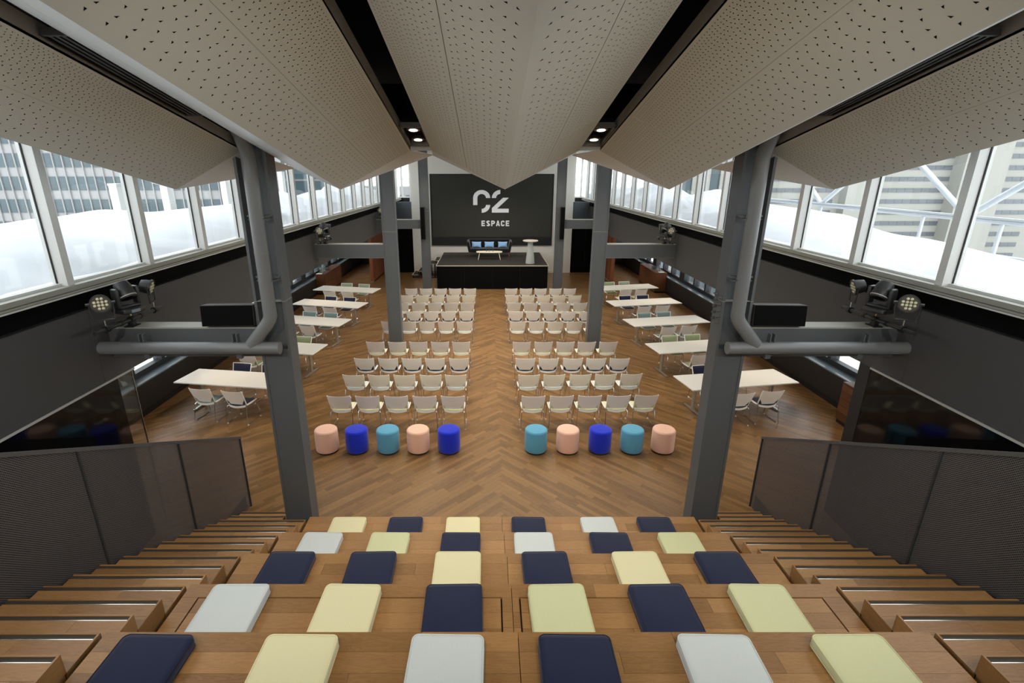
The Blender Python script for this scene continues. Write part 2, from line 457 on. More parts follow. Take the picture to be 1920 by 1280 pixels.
# ---- back wall, end walls, doors
wb_ = struct(MB().box(-4.34, 4.39, YB, YB+.2, 0, 6.3).obj('wall_back', M['white']))
struct(MB().box(-4.34, -2.6, YB-.015, YB, 0, .14).obj('baseboard_back', M['white']))
struct(MB().box(2.6, 4.39, YB-.015, YB, 0, .14).obj('baseboard_back_end', M['white']))
for s in (-1, 1):
    nm = 'left' if s < 0 else 'right'
    x0 = 4.34 if s < 0 else 4.39
    a, b = sorted((s*x0, s*6.0))
    dr = struct(link('door_%d' % (1 if s < 0 else 2), None)); tag(dr, 'tall black doorway between white wall and wood partition, %s side' % SIDE[s])
    MB().box(a, b, YB+.1, YB+.16, 0, 2.9).obj('door_leaf', M['matteblack'], dr)
    a, b = sorted((s*(x0+.8), s*(x0+.815)))
    MB().box(a, b, YB+.07, YB+.1, .02, 2.6).obj('door_joint', M['black'], dr)
    a, b = sorted((s*x0, s*XW))
    eb = struct(MB().box(a, b, YB+.05, YB+.2, 2.62, 3.84).obj('wall_back_%s' % nm, plain('slate_wall', lin(78, 86, 92), .6) if s < 0 else bpy.data.materials['slate_wall']))
    # short end window between white wall and side glazing
    wd = struct(link('window_%d' % (5 if s < 0 else 6), None)); tag(wd, 'narrow end window above the slate wall, %s side' % SIDE[s])
    yE = 30.6
    a, b = sorted((s*x0, s*(XW+.1)))
    MB().box(a, b, yE, yE+.2, 3.6, 3.95).obj('sill', M['black'], wd)
    MB().box(a, b, yE-.02, yE+.2, 3.95, 4.02).obj('sill_edge', M['frame'], wd)
    MB().box(a, b, yE+.1, yE+.115, 4.02, 6.3).obj('pane', M['glass'], wd)
    for xx in (x0+.25, XW-.12):
        a, b = sorted((s*xx, s*(xx+.09))); MB().box(a, b, yE, yE+.16, 4.02, 6.3).obj('mullion', M['frame'], wd)
    a, b = sorted((s*x0, s*(XW+.1))); MB().box(a, b, yE+.02, yE+.14, 4.95, 5.0).obj('transom', M['frame'], wd)
    a, b = sorted((s*x0, s*(x0+.1))); struct(MB().box(a-.0, b, YB+.2, yE+.2, 0, 6.3).obj('wall_return_%s' % nm, M['white']))
    # vertical red wood cladding of the aisle partition
    pt = struct(link('wall_partition_%s' % nm, None)); tag(pt, 'reddish vertical board partition beside the %s aisle' % SIDE[s])
    for k in range(20):
        y = 25.55 + k*.14
        a, b = sorted((s*(6.02+.012*(k % 2)), s*6.16)); MB().box(a, b, y, y+.132, 0.06, 2.62, ('y', 0, 0)).obj('board', M['redwood'], pt)
    a, b = sorted((s*6.04, s*6.2)); MB().box(a, b, 25.53, 28.4, 0, 2.62, ('y', 0, 0)).obj('core', M['redwood'], pt)
    MB().box(a-.02, b, 25.52, 28.4, 0, .05).obj('base_trim', M['sillgrey'], pt)
struct(MB().box(-8.5, 8.5, 31.2, 31.4, 0, 3.3).obj('wall_end', M['grey']))
struct(MB().box(-5.6, 5.6, -3.2, -3.0, 0, 8.6).obj('wall_front', M['white']))
# ---- roof
rf = MB(); zr = lambda y: 6.3 + .205*(6.42-y)
rf.prism([(-5.6, -3.2, zr(-3.2)), (5.6, -3.2, zr(-3.2)), (5.6, 7.7, 6.3), (-5.6, 7.7, 6.3)], (0, 0, .15))
struct(rf.obj('ceiling', M['matteblack']))
struct(MB().box(-5.6, 5.6, 7.7, 31.3, 6.3, 6.45).obj('ceiling_far', M['white']))

# ---- black glass walls beneath the bulkheads near the bleachers
for s in (-1, 1):
    nm = 'left' if s < 0 else 'right'
    a, b = sorted((s*(XW+.03), s*(XW+.06)))
    gw = struct(link('wall_glass_%s' % nm, None)); tag(gw, 'glossy black glass wall behind the mesh balustrade, %s side' % SIDE[s])
    y1 = 6.46 if s < 0 else 6.79
    for y0_, y1_ in ((-3, .9), (.9, 3.7), (3.7, y1)):
        MB().box(a, b, y0_+.002, y1_-.002, 0, 2.595).obj('pane', M['blackglass'], gw)
    if s < 0:
        MB().box(a+.01, b-.01, 6.465, 6.76, 0, 2.595).obj('clear_pane', M['clear'], gw)
        MB().box(a+.004, b-.004, 6.755, 6.762, 0, 2.595).obj('pane_edge', M['chrome'], gw)
    else:
        MB().box(a, b+.2, 6.8, 7.02, 0, 2.62).obj('dark_post', M['black'], gw)
    a2, b2 = sorted((s*(XW+.3), s*(XO)))
    MB().box(a2, b2, 4.0, 4.1, 0, 2.62).obj('dark_room_wall', M['matteblack'], gw)

# ================================================================== COLUMNS, BEAMS, PIPES
COLY = (6.45, 14.9, 23.4)
cn = ['bleachers', 'chair rows', 'stage']
def col_label(k, s): return ['tall grey steel column with pipe rising beside the bleachers, %s side',
    'tall grey steel column standing amid the chair rows, %s side', 'tall grey steel column beside the black stage, %s side'][k] % SIDE[s]
for k, y0 in enumerate(COLY):
    for s in (-1, 1):
        t = thing('steel_column', col_label(k, s), 'column', (s*3.07, y0+.13, 0), 0, 'steel columns of the hall')
        d = .26; h = 6.3
        MB().box(-.165, .165, -d/2+.012, d/2-.012, 0, 3.0 if k == 0 else h).obj('core', M['steel'], t)
        if k == 0: MB().box(-.165, .165, -.015, .015, 3.0, h).obj('web', M['steel'], t)
        MB().box(-.2, -.165, -d/2, d/2, 0, h).obj('flange', M['steel'], t)
        MB().box(.165, .2, -d/2, d/2, 0, h).obj('flange', M['steel'], t)
        MB().box(-.202, .202, -d/2-.001, d/2+.001, 3.66, 3.664).obj('splice_line', M['lip'], t)
        if k == 0 and s > 0:
            hd = MB().lathe([(.012, 0), (.022, 0), (.022, .016), (.014, .03), (.014, .045)], 8, M=Matrix.Rotation(-PI/2, 4, 'Y')).mesh('bolt', M['steel'], True)
            for r_ in range(5):
                for c_ in range(2): link('bolt', hd, t, (-.2, -.075+.13*c_, 3.36+.085*r_+.03*c_))
for k, y0 in enumerate(COLY):
    for s in (-1, 1):
        t = thing('steel_beam', ['grey steel beam carrying a loudspeaker between column and wall, %s side',
             'grey steel beam above the side tables from the chair-row column, %s side', 'short grey steel beam by the line-array speaker near stage, %s side'][k] % SIDE[s], 'beam', (0, y0+.13, 2.9), 0, 'beams from columns to side walls')
        a, b = sorted((s*3.271, s*(XW-.001)))
        MB().box(a, b, -.125, .125, .012, .39).obj('web', M['steel'], t)
        MB().box(a, b, -.13, .13, .39, .41).obj('top_flange', M['sillgrey'], t)  # paler than the web: sunlight on the top is put into the colour
        MB().box(a, b, -.13, .13, 0, .012).obj('bottom_flange', M['pipe'], t)
for s in (-1, 1):
    t = thing('drain_pipe', 'thick grey pipe elbowing down the column then along the beam, %s side' % SIDE[s], 'pipe', (0, 6.27, 0), 0, 'grey pipes at the front columns')
    xv = s*3.0
    v_ = MB().tube([(xv, -.3, 6.0), (xv, -.16, 5.72), (xv, -.02, 5.5), (xv, 0, 5.4), (xv, 0, 3.52), (xv+s*.02, 0, 3.46), (xv+s*.07, 0, 3.39), (xv+s*.3, 0, 3.12)], .083, 20)
    v_.obj('riser_pipe', M['pipe'], t, True, 30)
    MB().tube([(s*2.93, 0, 3.08), (s*5.3, 0, 3.08)], .082, 20).obj('branch_pipe', M['pipe'], t, True, 30)
    MB().lathe([(.086, 0), (.086, .03)], 20, (xv, 0, 4.3)).obj('collar', M['pipe'], t, True)
    for z in (4.75, 4.0): MB().box(xv-.14, xv+.14, .05, .11, z, z+.02).box(xv-.1 if s < 0 else xv-.13, xv+.13 if s < 0 else xv+.1, -.02, .1, z-.03, z-.02).obj('pipe_clip', M['steel'], t)
    for x in (4.72, 3.5):
        for dx_ in (-.0275, .0275): MB().box(s*x+dx_-.0075, s*x+dx_+.0075, -.02, .05, 3.15, 3.27).obj('hanger', M['steel'], t)
        MB().box(s*x-.035, s*x+.035, .02, .08, 2.92, 2.995).obj('saddle', M['steel'], t)
for s in (-1, 1):
    t = thing('box_loudspeaker', 'black box loudspeaker standing on the steel beam, %s side' % SIDE[s], 'speaker', (s*3.63, 6.49, 3.329), s*R(-2), 'box speakers on beams'); t.rotation_euler = (R(-7), 0, s*R(-3))
    MB().box(-.335, .335, -.1, .1, 0, .28).obj('cabinet', plain('speaker_box', lin(70, 64, 62), .6) if s < 0 else bpy.data.materials['speaker_box'], t)
    MB().box(-.33, .33, -.115, -.1, .008, .272).obj('grille', M['matteblack'], t)
    MB().box(s*-.36-.02, s*-.36+.02, -.04, .04, -.0, .2).obj('bracket', M['steel'], t)

# ================================================================== FOLDED CEILING
S_V, HW, ZT, ZE, SL, YE = 2.0, .875, 5.067, 5.509, .205, 6.42
zf = lambda y: ZT + SL*(YE-y)
ze = lambda y: ZE + SL*(YE-y)
YCUT = [-2.6, 1.55, 5.15, YE]
vl = ['central folded ceiling unit with keel above the aisle', 'folded ceiling unit next to the central one, %s side', 'outer folded ceiling unit beside the clerestory windows, %s side']
for k in (-2, -1, 0, 1, 2):
    xk = k*S_V
    lb = vl[abs(k)] if k == 0 else vl[abs(k)] % SIDE[1 if k > 0 else -1]
    t = thing('folded_ceiling_unit', 'beige perforated ' + lb, 'ceiling panel', (xk, YE, ZT), 0, 'folded perforated ceiling units')
    def pt(sd, u, y, dz=0): return (sd*HW*u, y-YE, (1-u)*zf(y)+u*ze(y)-ZT+dz)
    for sd in (-1, 1):
        for (u0, u1) in ((0, .52), (.52, 1)):
            for y0, y1 in zip(YCUT, YCUT[1:]):
                a0, a1 = (u0 + (.003 if u0 else 0)), u1-.002*(u1 < 1); b0, b1 = y0+.003, y1-.003*(y1 < YE)
                P = [pt(sd, a0, b0), pt(sd, a1, b0), pt(sd, a1, b1), pt(sd, a0, b1)]
                if sd > 0: P = P[::-1]
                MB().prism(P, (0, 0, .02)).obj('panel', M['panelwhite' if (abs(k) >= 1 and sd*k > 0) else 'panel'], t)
        # grey return edge at the slot
        x0, x1 = sorted((sd*HW, sd*(HW-.015)))
        MB().prism([(x0, YCUT[0]-YE, ze(YCUT[0])-ZT), (x1, YCUT[0]-YE, ze(YCUT[0])-ZT), (x1, 0, ZE-ZT), (x0, 0, ZE-ZT)], (0, 0, .13)).obj('edge_return', M['lip'], t)
        # triangular perforations, dense at the slot edge and sparse at the keel
        if abs(k) >= 1 and sd*k > 0: continue     # faces turned to the windows are plain
        pf = MB(); u = .085; col = 0
        n_ = Vector((sd*HW, 0, ZE-ZT)).normalized(); up = Vector((0, -1, SL)).normalized()
        while u < .985:
            su = .050*(1-u)**1.0 + .0195
            st = .098*(1-u)**1.1 + .034
            sz = .0074*(1-u) + .0066
            y = YCUT[0]+.05 + (st*.5 if col % 2 else 0)
            while y < YE-.03:
                if not (abs(u-.52) < .012 or min(abs(y-c_) for c_ in YCUT) < .02):
                    p = Vector(pt(sd, u, y, -.0012)); b = len(pf.v)
                    A = p - n_*sz*.75*sd*sd - up*sz*.6; B = p + n_*sz*.75 - up*sz*.6; D = (A if col % 2 else B) + up*sz*1.35
                    pf.v += [tuple(A), tuple(B), tuple(D)]; pf.face((b, b+1, b+2))
                y += st
            u += su; col += 1
        o = pf.obj('perforations', M['hole'], t); o['kind'] = 'stuff'
    # white end facets beyond the fold tip
    for sd in (-1, 1):
        gx = sd*S_V/2
        gidx = abs(xk + gx)
        zF = {1: 5.50, 3: 5.32, 5: 5.12}[int(round(gidx))]
        T, E_, F_ = Vector((0, 0, 0)), Vector((sd*HW, 0, ZE-ZT)), Vector((gx if gidx < 4.5 else sd*1.1, 1.3, zF-ZT))
        P = [T, E_, F_] if sd < 0 else [T, F_, E_]
        MB().prism([tuple(p) for p in P], (0, 0, .012)).obj('end_facet', M['panelwhite'], t)

struct(MB().box(-5.25, 5.25, 6.9, 6.95, 5.6, 6.3).obj('wall_plenum', M['matteblack']))  # black sheet added to keep the slots dark past the folded units
# slots between the folded units: downlight pairs (inner), air grilles (outer)
for s in (-1, 1):
    # end closer
    struct(MB().box(s*1.0-.122, s*1.0+.122, YE-.03, YE, ZE-.0, ZE+.12).obj('trim_%d' % (3 if s < 0 else 4), M['lip']))
    t = thing('recessed_downlight', 'black twin downlight frame with two lit warm lamps in ceiling slot, %s side' % SIDE[s], 'ceiling light', (s*1.0, 5.98, ze(5.98)+.03), 0, 'twin slot downlights'); t.rotation_euler = (-math.atan(SL), 0, 0)
    MB().box(-.12, -.1, -.36, .36, 0, .05).box(.1, .12, -.36, .36, 0, .05).box(-.12, .12, -.36, -.33, 0, .05).box(-.12, .12, .33, .36, 0, .05).obj('frame', plain('lamp_frame', lin(70, 68, 64), .5) if s < 0 else bpy.data.materials['lamp_frame'], t)
    MB().box(-.1, .1, -.33, .33, .06, .1).obj('backing_plate', M['matteblack'], t)
    for y in (-.17, .2):
        lh = MB().lathe([(.07, .03), (.075, .0), (.06, -.005), (.052, .02)], 20, (0, y, .03)).obj('lamp_ring', M['fixture'], t, True)
        MB().lathe([(.045, 0), (.045, .004)], 20, (0, y, .022)).obj('lamp', M['lamp'], lh, False)
    # air grille in the outer slot
    g = thing('air_grille', 'dark linear slot air grille between folded ceiling units, %s side' % SIDE[s], 'air vent', (s*2.99, 4.5, zf(4.5)+ZE-ZT+.03), 0, 'slot air grilles')
    g.rotation_euler = (-math.atan(SL), 0, 0)
    L_ = .78
    MB().box(-.115, .115, -L_-.02, -L_, 0, .05).box(-.115, .115, L_, L_+.02, 0, .05).box(-.115, -.1, -L_, L_, 0, .05).box(.1, .115, -L_, L_, 0, .05).obj('frame', M['fixture'], g)
    me = MB().box(-.012, .012, -L_, L_, .005, .03).mesh('blade', M['fixture'])
    for i in range(4): link('blade', me, g, (-.066+.044*i, 0, 0))
    MB().box(-.1, .1, -L_, L_, .08, .1).obj('plenum', M['matteblack'], g)
    MB().box(-.115, .115, -L_-.55, -L_-.03, .1, .3).obj('duct', M['fixture'], g)

# hall downlights hung in rows behind the folded ceiling (fixtures with their own spot lamps)
lamp_me = MB().lathe([(.07, .16), (.08, .15), (.08, 0), (.072, 0)], 20).mesh('can', M['fixture'], True)
lamp_disc = MB().lathe([(.07, 0), (.07, .004)], 20).mesh('lamp', M['lamp'])
def downlight(x, y, z, power, size=150, blend=.7, aim=None, warm=(1, .80, .56), label=None, grp='downlights of the hall ceiling', radius=.07):
    t = thing('downlight', label or 'small black can downlight above the hall', 'ceiling light', (x, y, z), 0, grp)
    link('can', lamp_me, t); link('lamp', lamp_disc, t, (0, 0, .004))
    ld = bpy.data.lights.new('downlight_beam', 'SPOT'); ld.energy = power; ld.color = warm; ld.spot_size = R(size); ld.spot_blend = blend; ld.shadow_soft_size = radius
    lo = bpy.data.objects.new('downlight_beam', ld); C.objects.link(lo); lo.parent = t; lo.location = (0, 0, -.02)
    if aim is not None:
        d = Vector(aim)-Vector((x, y, z)); lo.rotation_euler = d.to_track_quat('-Z', 'Y').to_euler()
    return t

# ================================================================== BLEACHERS
TIER = {n: 6.27-.8975*(n-1) for n in range(1, 8)}     # front edge of tier n
tn = ['lowest', 'second lowest', 'third', 'fourth', 'fifth', 'sixth', 'top']
BX = 2.83
def board(par, x0, x1, y0, y1, z, mat=None):
    MB().box(x0+.001, x1-.001, y0+.001, y1-.001, z-.02, z-random.uniform(0, .0006), ('x', random.random(), 0)).obj('board', mat or M['bench'], par)
def lay(par, x0, x1, y0, y1, z, wd=.148):
    """rows of boards, running along x"""
    n_ = max(1, round((y1-y0)/wd)); wdd = (y1-y0)/n_
    for i in range(n_):
        x = x0
        while x < x1-.02:
            ln = random.uniform(.55, 1.5)
            if x1-(x+ln) < .3: ln = x1-x
            board(par, x, x+ln, y1-(i+1)*wdd, y1-i*wdd, z); x += ln
for n in range(1, 8):
    z = .45*n; yf = TIER[n]; yb = TIER.get(n+1, yf-.9)
    if n == 7: yb = -2.9
    t = thing('bleacher_tier', 'oak bleacher bench, %s tier counted from the hall floor' % tn[n-1], 'bench', (0, yf, 0), 0, 'stepped oak bleacher tiers')
    MB().box(-BX, BX, yb-yf-.0, -.03, .0 if n == 1 else z-.48, z-.02).obj('body', M['gap'], t)
    MB().box(-BX, -.002, -.03, -.01, z-.45, z-.02, ('x', 0, 0)).obj('riser_board', M['bench'], t)
    MB().box(.002, BX, -.03, -.01, z-.45, z-.02, ('x', .3, 0)).obj('riser_board', M['bench'], t)
    rear = yb-yf-.02
    if n == 7: rear = -.9
    for s in (-1, 1):
        xa, xb = (-BX, -.0015) if s < 0 else (.0015, BX)
        if n == 4:
            fx0, fx1 = (-2.69, -.085) if s < 0 else (.06, 2.66)
            g = .012
            lay(t, xa, xb, -.148, 0, z, .148)
            lay(t, xa, fx0, rear, -.148, z); lay(t, fx1, xb, rear, -.148, z)
            lay(t, fx0+g, fx1-g, rear, -.148-g, z)
        else:
            lay(t, xa, xb, rear, 0, z)
    if n == 7: MB().box(-BX, BX, yb-yf, rear, z-.02, z, ('x', 0, 0)).obj('deck', M['bench'], t)

# stairs either side
NST = 20
for s in (-1, 1):
    t = thing('oak_staircase', 'oak stair flight with dark nosing strips beside the bleachers, %s side' % SIDE[s], 'stairs', (0, 0, 0), 0, 'stair flights beside bleachers')
    x0, x1 = 2.87, 4.12; XI = x0
    def sb(n_, xa, xb, ya, yb, za, zb, mt, par, uv=None):
        a, b = sorted((s*xa, s*xb)); return MB().box(a, b, ya, yb, za, zb, uv).obj(n_, mt, par)
    for i in range(1, NST+1):
        z = RISE*i; yf = 6.79-TREAD*(i-1); yb = yf-TREAD
        x0 = 3.3 if i < 3 else XI
        st = sb('step', x0+.012, x1, yb, yf-.012, max(0, z-.3), z-.018, M['gap'], t)
        sb('front_lip', x0, x1, yf-.014, yf, z-RISE+.0, z, M['bench'], st, ('x', random.random(), 0))
        sb('side_lip', x0, x0+.013, yb-.0, yf-.014, max(0, z-.3), z, M['bench'], st, ('y', random.random(), random.random()))
        sb('nosing_strip', x0+.013, x1, yf-.05, yf-.014, z-.018, z-.009, M['nosing'], st)
        sb('metal_strip', x0+.013, x1, yf-.056, yf-.05, z-.018, z-.001, M['chrome'], st)
        cut = x0+.013+random.uniform(.3, .9); m_ = (yb + yf-.056)/2
        cut2 = x0+.013+random.uniform(.3, .9)
        for (ya, yb_, c_) in ((m_+.0008, yf-.056, cut), (yb, m_-.0008, cut2)):
            sb('board', x0+.013, c_-.0008, ya, yb_, z-.018, z-random.uniform(0, .0006), M['bench'], st, ('x', random.random(), 0))
            sb('board', c_+.0008, x1, ya, yb_, z-.018, z-random.uniform(0, .0006), M['bench'], st, ('x', random.random(), 0))
# mesh balustrades
RS = RISE/TREAD
for s in (-1, 1):
    t = thing('mesh_balustrade', 'dark perforated metal balustrade along the outer stair edge, %s side' % SIDE[s], 'railing', (s*4.155, 7.15, 0), 0, 'mesh balustrades')
    top = lambda y: 1.29 + RS*(7.13-y)
    bot = lambda y: max(0.0, RS*(6.6-y)-.1)
    ys = [7.15, 5.71, 4.28, 2.85, 1.42, 0.0, -1.4]
    for a, b in zip(ys, ys[1:]):
        kn = [a-.012] + ([6.4] if b < 6.4 < a else []) + [b+.012]
        P = [(0, y-7.15, bot(y)+.02) for y in kn] + [(0, y-7.15, top(y)-.02) for y in reversed(kn)]
        pn = MB().prism(P, (.006, 0, 0)).obj('mesh_panel', M['mesh'], t)
        MB().prism([(-.012, a-7.15-.0, bot(a)), (-.012, a-7.15-.022, bot(a-.022)), (-.012, a-7.15-.022, top(a-.022)), (-.012, a-7.15, top(a))], (.03, 0, 0)).obj('post', M['darkframe'], t)
    MB().prism([(-.02, 0, top(7.15)-.03), (-.02, 0, top(7.15)+.012), (-.02, -8.55, top(-1.4)+.012), (-.02, -8.55, top(-1.4)-.03)], (.045, 0, 0)).obj('top_rail', plain('rail_cap', lin(84, 82, 82), .5) if s < 0 else bpy.data.materials['rail_cap'], t)
    # inner solid skirt visible through the lower mesh
    kn = [7.13, 6.4, -1.4]
    P = [(s*.05, y-7.15, bot(y)) for y in kn] + [(s*.05, y-7.15, bot(y)+.22) for y in reversed(kn)]
    MB().prism(P, (s*.01, 0, 0)).obj('skirt', M['darkframe'], t)

# seat cushions
def cushion_me(name, mat, sx=.48, sy=.6, h=.07, r=.045):
    prof = []
    def ring(inset, z, rad):
        pts = []
        for cxs, cys, a0 in ((1, 1, 0), (-1, 1, 90), (-1, -1, 180), (1, -1, 270)):
            for k in range(6):
                a = R(a0 + k*18)
                pts.append((cxs*(sx/2-rad)+math.cos(a)*(rad-inset), cys*(sy/2-rad)+math.sin(a)*(rad-inset), z))
        return pts
    rings = [ring(.012, 0, r), ring(.002, .008, r), ring(0, .02, r), ring(0, h-.016, r), ring(.004, h-.006, r), ring(.014, h, r), ring(.04, h+.004, r)]
    mb = MB(); n_ = len(rings[0])
    for rg in rings: mb.v += rg
    for i in range(len(rings)-1):
        for j in range(n_):
            j2 = (j+1) % n_; mb.face((i*n_+j, i*n_+j2, (i+1)*n_+j2, (i+1)*n_+j))
    mb.face(range(n_-1, -1, -1)); mb.face(range((len(rings)-1)*n_, len(rings)*n_))
    body = mb.mesh(name, mat, True, 50)
    pip = MB()
    for z, ins in ((h-.002, .004), (.006, .002)):
        rg = ring(ins, z, r); pip.tube(rg + [rg[0]], .0042, 6, False)
    return body, pip.mesh('piping', mat, True)
CM = {c: cushion_me('pad', M[c]) for c in ('navy', 'yellow', 'green', 'ice')}
ROWS = ['yellow navy yellow navy ice navy', 'ice green navy ice navy green', 'navy navy yellow navy yellow navy', 'ice yellow navy green navy green', 'navy yellow ice navy ice green']
CX = [[-2.2, -1.38, -.56, .37, 1.37, 2.18], [-2.265, -1.425, -.54, .36, 1.295, 2.16], [-2.28, -1.41, -.52, .395, 1.35, 2.225], [-2.325, -1.37, -.49, .385, 1.245, 2.1], [-2.4, -1.44, -.475, .365, 1.285, 2.185]]
CYF = [6.175, 5.285, 4.425, 3.505, 2.6]
cname = {'navy': 'navy', 'yellow': 'pale yellow', 'green': 'pale green', 'ice': 'pale grey-blue'}
for n in range(5):
    for j, c in enumerate(ROWS[n].split()):
        s = -1 if j < 3 else 1; o_ = j if j < 3 else 5-j
        t = thing('seat_cushion', '%s cushion on %s bleacher tier, %s from the %s-side stairs' % (cname[c], tn[n], ORD[o_], SIDE[s]), 'cushion', (CX[n][j]+.0, CYF[n]-.3, .45*(n+1)+.001), R(random.uniform(-1.5, 1.5)), 'bleacher seat cushions')
        link('pad', CM[c][0], t); link('piping', CM[c][1], t)

# ================================================================== CHAIRS
def chair_meshes():
    D = {}
    def yb(u, v): return -.115 - .135*v - .03*(1-u*u)*(.4+.6*v) + .0
    def zb(u, v): return .455 + .355*v + .008*u*u*v
    def hw(v): return .218 + .027*v
    def sh(u, v):
        k = .66 + .34*min(1, v/.36)**1.4 if v < .36 else 1.0
        k = k*.985
        return (u*hw(v)*k, yb(u*k, v)-.012, zb(u*k, v))
    D['back_shell'] = (MB().sheet(sh, 10, 10, (0, .008, 0)), 'plastic')
    def pd(u, v):
        v2 = .02 + v*.955; k = .94
        return (u*hw(v2)*k, yb(u*k, v2)+.026-.016*max(abs(u)**6, abs(2*v-1)**8), zb(u*k, v2))
    D['back_pad'] = (MB().sheet(pd, 8, 8, (0, -.02, 0)), 'PAD')
    for s in (-1, 1):
        path = [(s*hw(1)*.96, yb(.96, 1)+.0, zb(1, 1)+.004)] + [(s*hw(v), yb(1, v), zb(1, v)) for v in (.96, .7, .4, .15, 0)] + [(s*.215, -.09, .435), (s*.225, .0, .43), (s*.228, .14, .435), (s*.225, .24, .438)]
        D['side_frame%d' % s] = (MB().tube(path, [.008, .011, .012, .012, .013, .014, .015, .015, .015, .012], 6), 'plastic')
        lp = [(s*.215, -.10, .425), (s*.235, -.165, .39), (s*.25, -.235, .06), (s*.25, -.24, .025), (s*.25, -.225, .012), (s*.25, .265, .012), (s*.25, .285, .022), (s*.248, .288, .05), (s*.232, .20, .40), (s*.222, .17, .425)]
        D['sled_leg%d' % s] = (MB().tube(lp, .0075, 6), 'chrome')
        D['glide%d' % s] = (MB().box(s*.25-.012, s*.25+.012, -.225, -.185, 0, .016).box(s*.25-.012, s*.25+.012, .235, .275, 0, .016), 'plastic')
    D['cross_bar'] = (MB().tube([(-.222, .17, .425), (.222, .17, .425)], .008, 6), 'chrome')
    def ss(u, v):
        y = -.145 + .42*v
        hw_ = .205*(1-.10*max(0, (.25-v)/.25)**2 - .06*max(0, (v-.8)/.2)**2)
        return (u*hw_, y - .025*(1-u*u)*(1-v)**3, .428 + .012*u*u - .02*max(0, v-.8)*5*.4 - .012*(1-v)**2*(1-u*u))
    D['seat_shell'] = (MB().sheet(ss, 8, 8, (0, 0, -.012)), 'plastic')
    def sp(u, v):
        p = Vector(ss(u*.95, .03+.95*v)); return (p.x, p.y, p.z+.03-.02*max(abs(u)**6, abs(2*v-1)**8))
    D['seat_pad'] = (MB().sheet(sp, 8, 8, (0, 0, -.026)), 'PAD')
    def rl(u, v):
        p = Vector((u*.2, -.135-.045*(1-u*u), .40+.045*v - .02*(1-u*u))); return p
    D['rear_lip'] = (MB().sheet(rl, 10, 1, (0, .01, 0)), 'plastic')
    return D
CD = chair_meshes(); base_me = {}
for k, (mb, mt) in CD.items():
    nm = k.rstrip('-1').rstrip('0123456789')
    if mt != 'PAD': base_me[k] = (nm, mb.mesh(nm, M[mt], True, 45))
pad_me = {}
def pads(c):
    if c not in pad_me: pad_me[c] = {k: CD[k][0].mesh(k, M[c], True, 60) for k in ('back_pad', 'seat_pad')}
    return pad_me[c]
def chair(x, y, rz, c, label, grp):
    t = thing('stacking_chair', label, 'chair', (x, y, 0), rz, grp)
    for k, (nm, me) in base_me.items(): link(nm, me, t)
    for k, me in pads(c).items(): link(k, me, t)
    return t
padname = {'navy': 'navy', 'green': 'pale green', 'ice': 'pale grey', 'yellow': 'pale yellow', 'sage': 'sage green', 'greysage': 'grey-green', 'slate': 'slate grey', 'teal': 'teal grey'}
ROWY = [9.735, 10.92, 12.04, 13.36, 15.43, 16.67, 17.88, 19.1, 20.31]
ROWC = ['green', 'ice', 'navy', 'green', 'ice', 'navy', 'green', 'ice', 'navy']
for i, y in enumerate(ROWY):
    for s in (-1, 1):
        for j in range(5):
            if s < 0: x = -.953-.6*j
            else: x = .745+.603*j
            c = ROWC[i]
            if i == 0 and s < 0 and j >= 3: c = 'yellow'
            rows = 9-i
            lab = 'white chair, %s pad, %s row from stage, %s from centre aisle, %s side' % (padname[c], ORD[rows-1], ORD[j], SIDE[s])
            yy = y + (.012*j if (s > 0 and i == 0) else (.016*j if s > 0 and i == 1 else 0))
            chair(x+random.uniform(-.008, .008), yy+.262, R(random.uniform(-1, 1)+(1.0 if s > 0 and i < 2 else 0)), c, lab, 'audience chairs in rows')

# ================================================================== TABLES IN THE AISLES
TBL = {-1: [(-6.03, 10.9, -8.5), (-6.05, 13.2, -10), (-6.06, 15.85, -12.5), (-6.02, 18.12, -13), (-6.04, 20.56, -12.5)],
       1: [(5.53, 10.86, 9.4), (5.57, 13.27, 10), (5.58, 15.81, 11), (5.59, 18.34, 10.5), (5.57, 20.95, 12)]}
TCH = {-1: [(('slate', 'navy'), ('navy', 'navy')), (('sage', 'sage'), ('sage', 'sage')), (('slate', 'slate'), ('teal', 'teal')), (('navy', 'navy'), ('navy', 'navy')), (('green', 'green'), ('greysage', 'greysage'))],
       1: [(('navy', 'navy'), ('navy', 'navy')), (('sage', 'sage'), ('sage', 'sage')), (('slate', 'slate'), ('teal', 'teal')), (('navy', 'navy'), ('navy', 'navy')), (('green', 'green'), ('sage', 'greysage'))]}
top_me = MB().box(-1.31, 1.31, -.43, .43, .715, .74).mesh('table_top', M['tabletop'])
leg_me = MB().box(-.025, .025, -.045, .045, .05, .70).mesh('leg', M['alu'])
foot_me = MB().prism([(-.025, -.36, .02), (-.025, .36, .02), (-.025, .36, .035), (-.025, 0, .06), (-.025, -.36, .035)], (.05, 0, 0)).mesh('foot', M['alu'])
glide_me = MB().lathe([(.028, 0), (.028, .01), (.012, .014), (.012, .03)], 12).mesh('glide', M['chrome'], True)
brace_me = MB().box(-1.0, 1.0, -.03, .03, .67, .715).mesh('under_beam', M['alu'])
head_me = MB().box(-.04, .04, -.3, .3, .695, .715).mesh('top_bracket', M['alu'])
tdist = ['nearest the bleachers', 'second from the bleachers', 'in the middle', 'second from the stage', 'nearest the stage']
